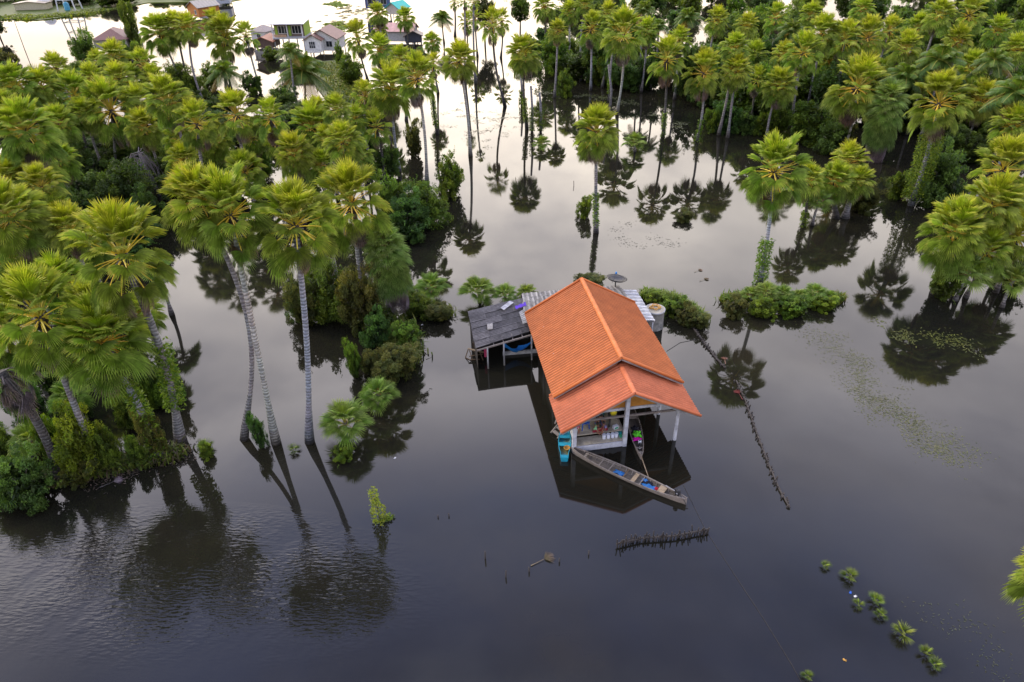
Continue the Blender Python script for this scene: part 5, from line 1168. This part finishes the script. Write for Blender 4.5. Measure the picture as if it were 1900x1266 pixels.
tuft_bed('bank_weeds', 'ragged weeds and dead leaves along the foot of the left bank', [(20, 915), (90, 895), (160, 880), (240, 862), (330, 845)], .7, 3600, .6, [(.09, .14, .02), (.1, .085, .05), (.06, .1, .025), (.13, .17, .03)], 'stuff', blade=.04)
tuft_bed('strip_grass', 'bright feathery grass strip running from the water tank to the stake fence', [(1195, 550), (1225, 556), (1255, 562), (1280, 580), (1305, 598)], .38, 3600, .62, [(.15, .23, .02), (.1, .18, .02), (.2, .26, .03)], 'stuff')
bush(1212, 538, 40, 562, 'lime', 'lime tuft at the tank end of the grass strip', True)
bush(1248, 543, 62, 580, 'bright', 'broad bright bush in the middle of the grass strip', True)
bush(1272, 562, 50, 596, 'olive', 'olive bush in the grass strip, next to the stake fence end', True)
bush(1290, 575, 54, 606, 'olive', 'olive weeds where the grass strip meets the stake fence', True)
bush(1085, 360, 36, 402, 'lime', 'yellow-green shrub in the water beside the lone roof palm', True)
bush(1268, 388, 46, 408, 'olive', 'flat olive weed patch right of the lone roof palm', True)
B = at(705, 968); t = thing('vine_sprig', 'small yellow-green vine sprig standing alone in open water', 'plant', B)
Tp = at_y(690, 910, B.y) - B; mb = MB(); mb.tube([(0, 0, -.2), Tp * .5 + Vector((.05, 0, 0)), Tp], [.03, .025, .012], 6, (.1, .1, .03)); mb.build('stem', 'bark', t)
leafy_along([Vector((0, 0, .05)), Tp * .5 + Vector((.05, 0, 0)), Tp], [.32, .2, .12], 520, .07, [(.22, .30, .025), (.17, .25, .02), (.26, .32, .03)]).build('leaves', 'leaf', t)
leafy_along([Vector((-.1, 0, .05)), Vector((.35, .1, .12)), Vector((.5, .3, .06))], .16, 220, .06, [(.2, .26, .025), (.12, .18, .02)]).build('leaves', 'leaf', t)
bush(1090, 505, 70, 530, 'olive', 'weeds in the water behind the ridge of the orange roof', True)
bush(1565, 220, 40, 275, 'olive', 'spiky sapling standing in dark water left of the skirted palm', False)
def float_weeds(name, label, path, wd, n, size, cols, z=.012):
    P = [at(*p) for p in path]; mb = MB(); random.seed(n)
    cl = []
    for i in range(max(8, n // 26)):
        k_ = rnd(0, len(P) - 1.001); j = int(k_); cl.append(P[j].lerp(P[j + 1], k_ - j) + Vector((random.gauss(0, wd * .5), random.gauss(0, wd * .5), 0)))
    for i in range(n):
        p = random.choice(cl) + Vector((random.gauss(0, .35), random.gauss(0, .35), z)); a = rnd(0, 6.28); s = size * rnd(.4, 1.5); u = Vector((math.cos(a), math.sin(a), 0)) * s; w = Vector((-u.y, u.x, 0)) * .3
        mb.idx([p - u, p + w, p + u, p - w], [(0, 1, 2, 3)], vary(random.choice(cols), .3))
    return tag(mb.build(name, 'stalk'), label, 'weed', None, 'stuff')
OLV = [(.085, .09, .018), (.10, .10, .028), (.065, .075, .018), (.12, .11, .045)]
float_weeds('floating_weeds', 'drift of olive water weeds on the open water right of the roof', [(1505, 605), (1570, 660), (1600, 720), (1660, 770), (1720, 815), (1780, 850)], 1.25, 3800, .055, OLV)
float_weeds('floating_weeds', 'green weeds afloat in the dark reflection at the right', [(1670, 620), (1740, 625), (1790, 640)], .9, 420, .1, [(.08, .095, .012), (.06, .075, .012)])
float_weeds('floating_weeds', 'fine leaf litter scattered over the bright channel', [(830, 190), (860, 230), (900, 260), (930, 215), (990, 230)], 3.2, 1100, .12, [(.12, .11, .06), (.16, .15, .09)])
float_weeds('floating_weeds', 'sparse specks adrift in the channel by the lone roof palm', [(1100, 470), (1180, 430), (1240, 360), (1250, 450), (1040, 480)], 3.0, 260, .08, [(.06, .06, .04), (.09, .085, .06)])
float_weeds('floating_weeds', 'faint weeds in the lower right corner', [(1700, 1090), (1760, 1170), (1850, 1220), (1880, 1255)], 1.2, 220, .05, [(.032, .04, .018), (.042, .044, .02)])
float_weeds('debris_mat', 'brown mat of dead leaves and sticks along the left bank', [(120, 880), (190, 880), (250, 855), (300, 850), (345, 845)], .75, 2600, .075, [(.06, .048, .034), (.03, .026, .022), (.10, .08, .06)], .03)
float_weeds('floating_weeds', 'dark wood-edge weeds along the far water line', [(1000, 170), (1060, 178), (1110, 178), (1180, 195), (1300, 250)], 1.4, 900, .16, [(.07, .09, .02), (.05, .06, .02)])
# ------------------------------------------------------------------ far shore and houses
def slab(name, pts, z, col, label):
    mb = MB(); q = [at(x, y, 0) for x, y in pts]; mb.face([(p.x, p.y, z) for p in q], col); return tag(mb.build(name, 'leaf'), label, 'ground', kind='structure')
slab('far_bank', [(-60, 42), (40, 36), (75, 38), (140, 30), (190, 22), (275, 6), (430, 3), (640, -30), (300, -70), (-200, -60)], .12, (.12, .17, .04), 'low green far bank')
slab('grass_bank', [(560, 118), (640, 112), (660, 150), (655, 200), (620, 205), (585, 160)], .12, (.16, .18, .05), 'grassy ground below the white house')
for pts, lb in (([(600, 8), (625, 2), (650, 10), (628, 14)], 'upper lily patch on the glowing water'), ([(605, 45), (635, 40), (638, 46), (608, 49)], 'middle lily patch on the glowing water'), ([(612, 52), (640, 49), (636, 55)], 'lower lily patch beside the white house')):
    q = [at(x, y, 0) for x, y in pts]; mb = MB(); random.seed(4); c = sum(q, Vector()) / len(q)
    for i in range(500):
        a, b, e_ = random.choice(q), random.choice(q), rnd(0, 1); p = c.lerp(a.lerp(b, e_), rnd(0, 1)); leaf_quad(mb, p + Vector((rnd(-.8, .8), rnd(-.8, .8), .06)), .4, (.2, .25, .03), 3)
    tag(mb.build('lily_patch', 'leaf'), lb, 'water plant', None, 'stuff')
float_weeds('lily_drift', 'golden weeds strewn across the glowing water by the houses', [(600, 60), (640, 30), (655, 15), (660, 40), (620, 52)], 4., 1500, .35, [(.25, .2, .04), (.2, .22, .04)], .05)
tuft_bed('bank_grass', 'grass growing over the ground below the white house', [(580, 125), (620, 130), (635, 155), (640, 190)], 2.6, 3600, .6, [(.17, .2, .03), (.22, .22, .05), (.12, .17, .03)], 'stuff', blade=.08)
tuft_bed('far_grass', 'strip of grass along the far bank', [(20, 32), (60, 34), (110, 30), (150, 27), (180, 20)], 2.6, 3600, .5, [(.14, .2, .03), (.2, .24, .04)], 'stuff', blade=.2)
random.seed(3)
for i in range(34):
    x = -30 + i * 13.5; y = rnd(-14, 16) if x < 250 else rnd(-22, -4)
    B = at(x, y); h = rnd(1.8, 3.6); t = thing('leafy_bush', 'far green bush on the bank beyond the lagoon, one of many alike', 'bush', B, group='far bank bushes'); o = link('crown', bush_mesh(random.choice(['mid', 'olive', 'bright', 'mid']), i % 3, False), t, (0, 0, h * .45), i); o.scale = (h * 1.3, h, h * .6)
PAINT = {}
def gable_house(name, label, bx, by, w, d, hwall, zb, rise, wall, roofc, rz=0, win=(), stilts=True, over=.4, cat='house', hip=False, sc=.8):
    """a small house with its own walls, roof, windows and stilts; ridge runs along local y"""
    B = at(bx, by); t = thing(name, label, cat, B, rz); t.scale = (sc, sc, sc)
    z0, z1 = zb, zb + hwall
    mb = MB(); mb.cur = wall; hw_ = w / 2
    a = [(-hw_, 0), (hw_, 0), (hw_, d), (-hw_, d)]
    for i in range(4):
        p, q = a[i], a[(i + 1) % 4]; mb.face([(p[0], p[1], z0), (q[0], q[1], z0), (q[0], q[1], z1), (p[0], p[1], z1)])
    if not hip:
        mb.face([(-hw_, 0, z1), (hw_, 0, z1), (0, 0, z1 + rise * .92)]); mb.face([(hw_, d, z1), (-hw_, d, z1), (0, d, z1 + rise * .92)])
    mb.face([(x, y, z0) for x, y in a]); mb.build('walls', 'painted', t)
    mb = MB(); mb.cur = roofc; ow = hw_ + over; ze = z1 - rise * over / hw_
    hp = d * .35 if hip else -over
    for s in (-1, 1):
        r0, r1 = (0, hp, z1 + rise), (0, d - hp, z1 + rise); e0, e1 = (s * ow, -over, ze), (s * ow, d + over, ze); n = 14
        for k_ in range(n):
            f = lambda A, B_, u: tuple(A[i] + (B_[i] - A[i]) * u for i in range(3))
            u0, u1 = k_ / n, (k_ + 1) / n; q = 1 if k_ % 2 else .88
            mb.face([f(r0, r1, u0), f(r0, r1, u1), f(e0, e1, u1), f(e0, e1, u0)], tuple(x * q for x in roofc))
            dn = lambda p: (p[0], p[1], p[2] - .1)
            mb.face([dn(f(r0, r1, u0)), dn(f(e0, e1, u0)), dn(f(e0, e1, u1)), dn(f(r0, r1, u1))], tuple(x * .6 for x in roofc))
        if not hip:
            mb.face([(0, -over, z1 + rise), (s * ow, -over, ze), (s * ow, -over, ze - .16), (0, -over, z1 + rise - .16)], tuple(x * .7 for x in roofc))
    if hip:
        mb.face([(-ow, -over, ze), (ow, -over, ze), (0, hp, z1 + rise)]); mb.face([(ow, d + over, ze), (-ow, d + over, ze), (0, d - hp, z1 + rise)])
    mb.build('roof', 'painted', t)
    for x, z, ww, wh in win:
        mb = MB(); mb.cur = (.5, .5, .48); f_ = .07
        for cx_, cz_, sx_, sz_ in ((x, z + wh / 2, ww + .1, f_), (x, z - wh / 2, ww + .1, f_), (x - ww / 2, z, f_, wh), (x + ww / 2, z, f_, wh), (x, z, f_ * .6, wh)): mb.box((cx_, -.03, zb + cz_), (sx_, .07, sz_))
        wn = mb.build('window', 'painted', t); mb = MB(); mb.box((x, -.012, zb + z), (ww, .02, wh)); mb.build('pane', 'dark_glass', wn)
    if stilts:
        for x in (-hw_ + .2, 0, hw_ - .2):
            for y in (.2, d - .2):
                mb = MB(); mb.tube([(x, y, -.4), (x, y, zb + .02)], .1, 6); mb.build('stilt', 'concrete', t)
    return t
WH, BR = (.56, .56, .54), (.19, .10, .082)
t = gable_house('white_house', 'white house with a brown-red tiled double gable roof', 601, 103, 6.0, 5.5, 2.5, .9, 1.6, WH, BR, R(-8), ((1.5, 1.3, 1.3, 1.1),), sc=.82)
mb = MB(); mb.cur = (.66, .66, .64)
x0, x1, yf = -3.0, .4, -1.6; zt = 3.3
for p, q in (((x0, yf), (x1, yf)), ((x1, yf), (x1, 0)), ((x0, 0), (x0, yf))): mb.face([(p[0], p[1], 1.0), (q[0], q[1], 1.0), (q[0], q[1], zt), (p[0], p[1], zt)])
mb.face([(x0, yf, zt), (x1, yf, zt), ((x0 + x1) / 2, yf, zt + .95)]); po = mb.build('porch_walls', 'painted', t)
mb = MB(); mb.cur = BR; xm = (x0 + x1) / 2
for s, xe in ((-1, x0 - .35), (1, x1 + .35)): mb.face([(xm, yf - .35, zt + 1.05), (xm, .4, zt + 1.05), (xe, .4, zt - .1), (xe, yf - .35, zt - .1)]); mb.face([(xm, yf - .35, zt + 1.05), (xe, yf - .35, zt - .1), (xe, yf - .35, zt - .28), (xm, yf - .35, zt + .87)])
mb.build('porch_roof', 'painted', t)
mb = MB(); mb.box((-1.5, yf - .02, 2.3), (1.3, .04, 1.2)); wn = mb.build('window', 'dark_glass', t)
mb = MB(); mb.cur = (.55, .55, .53)
for q in range(4): mb.box((-2.1 + q * .4, yf - .06, 2.3), (.06, .05, 1.2))
mb.box((-1.5, yf - .06, 2.3), (1.3, .05, .06)); mb.build('frame', 'painted', wn)
mb = MB(); mb.cur = (.5, .5, .48)
for q in range(9): mb.box((-2.9 + q * .38, yf - .7, 1.35), (.05, .05, .6))
mb.box((-1.4, yf - .7, 1.66), (3.2, .07, .07)); mb.box((-1.4, yf - .4, 1.0), (3.3, .8, .1)); mb.build('balcony', 'painted', t)
# two-storey house
B = at(541, 102); t = thing('raised_house', 'two-storey house with lime-green walls, white flat roof and wide dark windows on stilts', 'house', B, R(-3)); t.scale = (.86, .86, .8)
mb = MB(); mb.cur = (.40, .42, .44); mb.box((0, 2.6, 3.3), (6.2, 5.6, .3)); mb.build('floor_slab', 'painted', t)
mb = MB(); mb.cur = (.15, .12, .10); mb.box((0, 3.2, 4.75), (5.8, 4.2, 2.6)); wl = mb.build('walls', 'painted', t)
for x in (-2.55, .12, 2.93):
    mb = MB(); mb.cur = (.24, .36, .04); mb.box((x, 1.07 if x < 2.9 else 3.2, 4.7), (.5, .06, 2.3) if x < 2.9 else (.08, 4.1, 2.5)); mb.build('side_panel', 'painted', wl)
mb = MB(); mb.cur = (.72, .73, .75); mb.box((0, 2.5, 6.35), (7.2, 6.6, .14), tilt=Matrix.Rotation(R(4), 3, 'X')); mb.build('roof', 'painted', t)
mb = MB(); mb.cur = (.16, .09, .07); mb.box((0, 1.02, 5.8), (5.8, .1, .5)); mb.build('upper_band', 'painted', t)
for x in (-1.2, 1.5):
    mb = MB(); mb.cur = (.62, .62, .62)
    for q in range(4): mb.box((x - .9 + q * .6, 1.06, 4.75), (.07, .06, 1.5))
    mb.box((x, 1.06, 5.5), (1.9, .06, .08)); mb.box((x, 1.06, 4.0), (1.9, .06, .08)); wn = mb.build('window', 'painted', t); mb = MB(); mb.box((x, 1.075, 4.75), (1.8, .03, 1.5)); mb.build('pane', 'dark_glass', wn)
mb = MB(); mb.cur = (.45, .3, .18); mb.box((-1.5, -.1, 3.75), (2.4, .06, .5)); mb.build('railing', 'painted', t)
for x in (-2.9, 0, 2.9):
    for y in (.1, 5.):
        mb = MB(); mb.cur = (.45, .45, .47); mb.box((x, y, 1.5), (.2, .2, 3.8)); mb.build('stilt', 'painted', t)
    mb = MB(); mb.cur = (.62, .63, .66); mb.box((x, -.05, 4.85), (.16, .16, 2.9)); mb.build('column', 'painted', t)
gable_house('pink_roof_house', 'grey-walled house with a long pink tin roof', 772, 80, 4.6, 8.5, 2.3, .7, 1.2, (.42, .42, .42), (.52, .30, .28), R(82), ((-1, 1.2, 1, .9),))
gable_house('porch_house', 'small house with a dark weathered gable facing the viewer below the pink roof', 768, 84, 3.6, 3, 1.6, .5, .9, (.05, .055, .08), (.26, .22, .19), R(4))
gable_house('blue_house', 'dark blue stilt house cut by the top edge', 703, 30, 6.5, 5, 3.2, 2.0, 1.3, (.07, .10, .2), (.2, .17, .15), R(6), ((-1.4, 1.6, 2.2, 1.6), (1.6, 1.6, 1.6, 1.6)))
gable_house('turquoise_roof_shed', 'shed with a bright turquoise roof beside the blue house', 730, 38, 4.2, 4.4, 1.6, 1.4, 1.3, (.4, .38, .34), (.02, .46, .42), R(-30))
gable_house('orange_house', 'orange wooden house with a pale gable roof at the top', 362, 36, 5.6, 7, 2.7, .8, 1.5, (.36, .13, .03), (.38, .34, .29), R(-38), ((1.2, 1.2, .9, 1.2),), sc=.72)
gable_house('far_white_house', 'far white house behind the orange one', 375, 0, 8, 6, 3.6, .8, 1.6, (.6, .62, .66), (.3, .28, .28), R(-10), ((-1.5, 2, 1.2, 1.3), (1.5, 2, 1.2, 1.3)))
gable_house('far_grey_house', 'far grey house with a blue base right of the orange one', 405, 13, 7, 6, 2.6, .8, 1.4, (.36, .4, .46), (.2, .2, .24), R(12), ((-1, 1.3, 1.2, .9), (1.6, 1.3, 1.2, .9)))
gable_house('brown_roof_house', 'house showing only its dark brown hipped roof above the palms', 211, 100, 6.5, 6, 2.0, .9, 1.6, (.3, .28, .26), (.16, .075, .07), R(6), hip=True, sc=.85)
gable_house('white_shed', 'pale shed corner between the brown roof and the tall group', 250, 92, 4, 4.5, 2.2, .8, 1.0, (.5, .52, .54), (.4, .4, .4), R(30))
gable_house('grey_roof_house', 'house with a grey-brown hipped roof behind the ragged white-trunked palm', 484, 86, 5.5, 5, 3.0, 1.4, 1.3, (.5, .5, .48), (.24, .2, .19), R(-20), ((0, 1.6, 1.3, 1.2),), hip=True, sc=.58)
gable_house('wooden_shack', 'red-roofed wooden shack on stilts left of the two-storey house', 492, 104, 4.2, 4, 1.4, 1.6, .8, (.10, .065, .05), (.36, .13, .09), R(-8))
gable_house('tan_block', 'low tan block house on the far bank', 58, 20, 9, 4, 1.8, .2, .5, (.42, .38, .28), (.5, .42, .34), R(2), stilts=False)
B = at(86, 16); t = thing('white_tank', 'white upright tank beside the tan block house', 'tank', B); mb = MB(); mb.cur = (.66, .66, .68); mb.lathe([(1.0, 0), (1.3, .4), (1.3, 3.0), (.6, 3.6)], 16); mb.build('vessel', 'painted', t, True)
B = at(131, 20); t = thing('water_tower', 'grey steel water tower frame on the far bank', 'tower', B)
for x in (-1, 1):
    for y in (-1, 1): mb = MB(); mb.cur = (.5, .52, .55); mb.bar((x * 2.1, y * 1.6, -.2), (x * 1.3, y * 1.1, 7), .22); mb.build('leg', 'painted', t)
for z in (2.4, 4.6, 6.6):
    k_ = 2.1 - .115 * z; mb = MB(); mb.cur = (.5, .52, .55)
    for s in (-1, 1): mb.bar((-k_, s * 1.3, z), (k_, s * 1.3, z), .14); mb.bar((s * k_, -1.3, z), (s * k_, 1.3, z), .14)
    mb.build('brace', 'painted', t)
mb = MB(); mb.cur = (.55, .57, .6); mb.box((0, 0, 6.9), (3.2, 2.8, .15)); mb.build('platform', 'painted', t)
mb = MB(); mb.cur = (.05, .25, .4); mb.lathe([(.6, 0), (.6, 1.6), (.2, 1.9)], 12, (-.6, 0, 0)); tag(mb.build('drum', 'painted', None, True, B), 'blue drum under the steel water tower', 'drum')
for x0, y0, x1, y1, lb in ((46, 93, 26, 38, 'longest thin pole in the white lagoon, farthest left'), (98, 121, 93, 105, 'short pole at the palm rims in the lagoon'), (145, 118, 136, 88, 'pole in the lagoon left of the lone leafy tree'), (230, 72, 222, 46, 'pole above the brown hipped roof')):
    B = at(x0, y0); Tp = at_y(x1, y1, B.y); mb = MB(); mb.tube([(0, 0, -.3), Tp - B], [.07, .05], 6); tag(mb.build('bamboo_pole', 'grey_wood', None, True, B), lb, 'pole', 'poles in the lagoon')
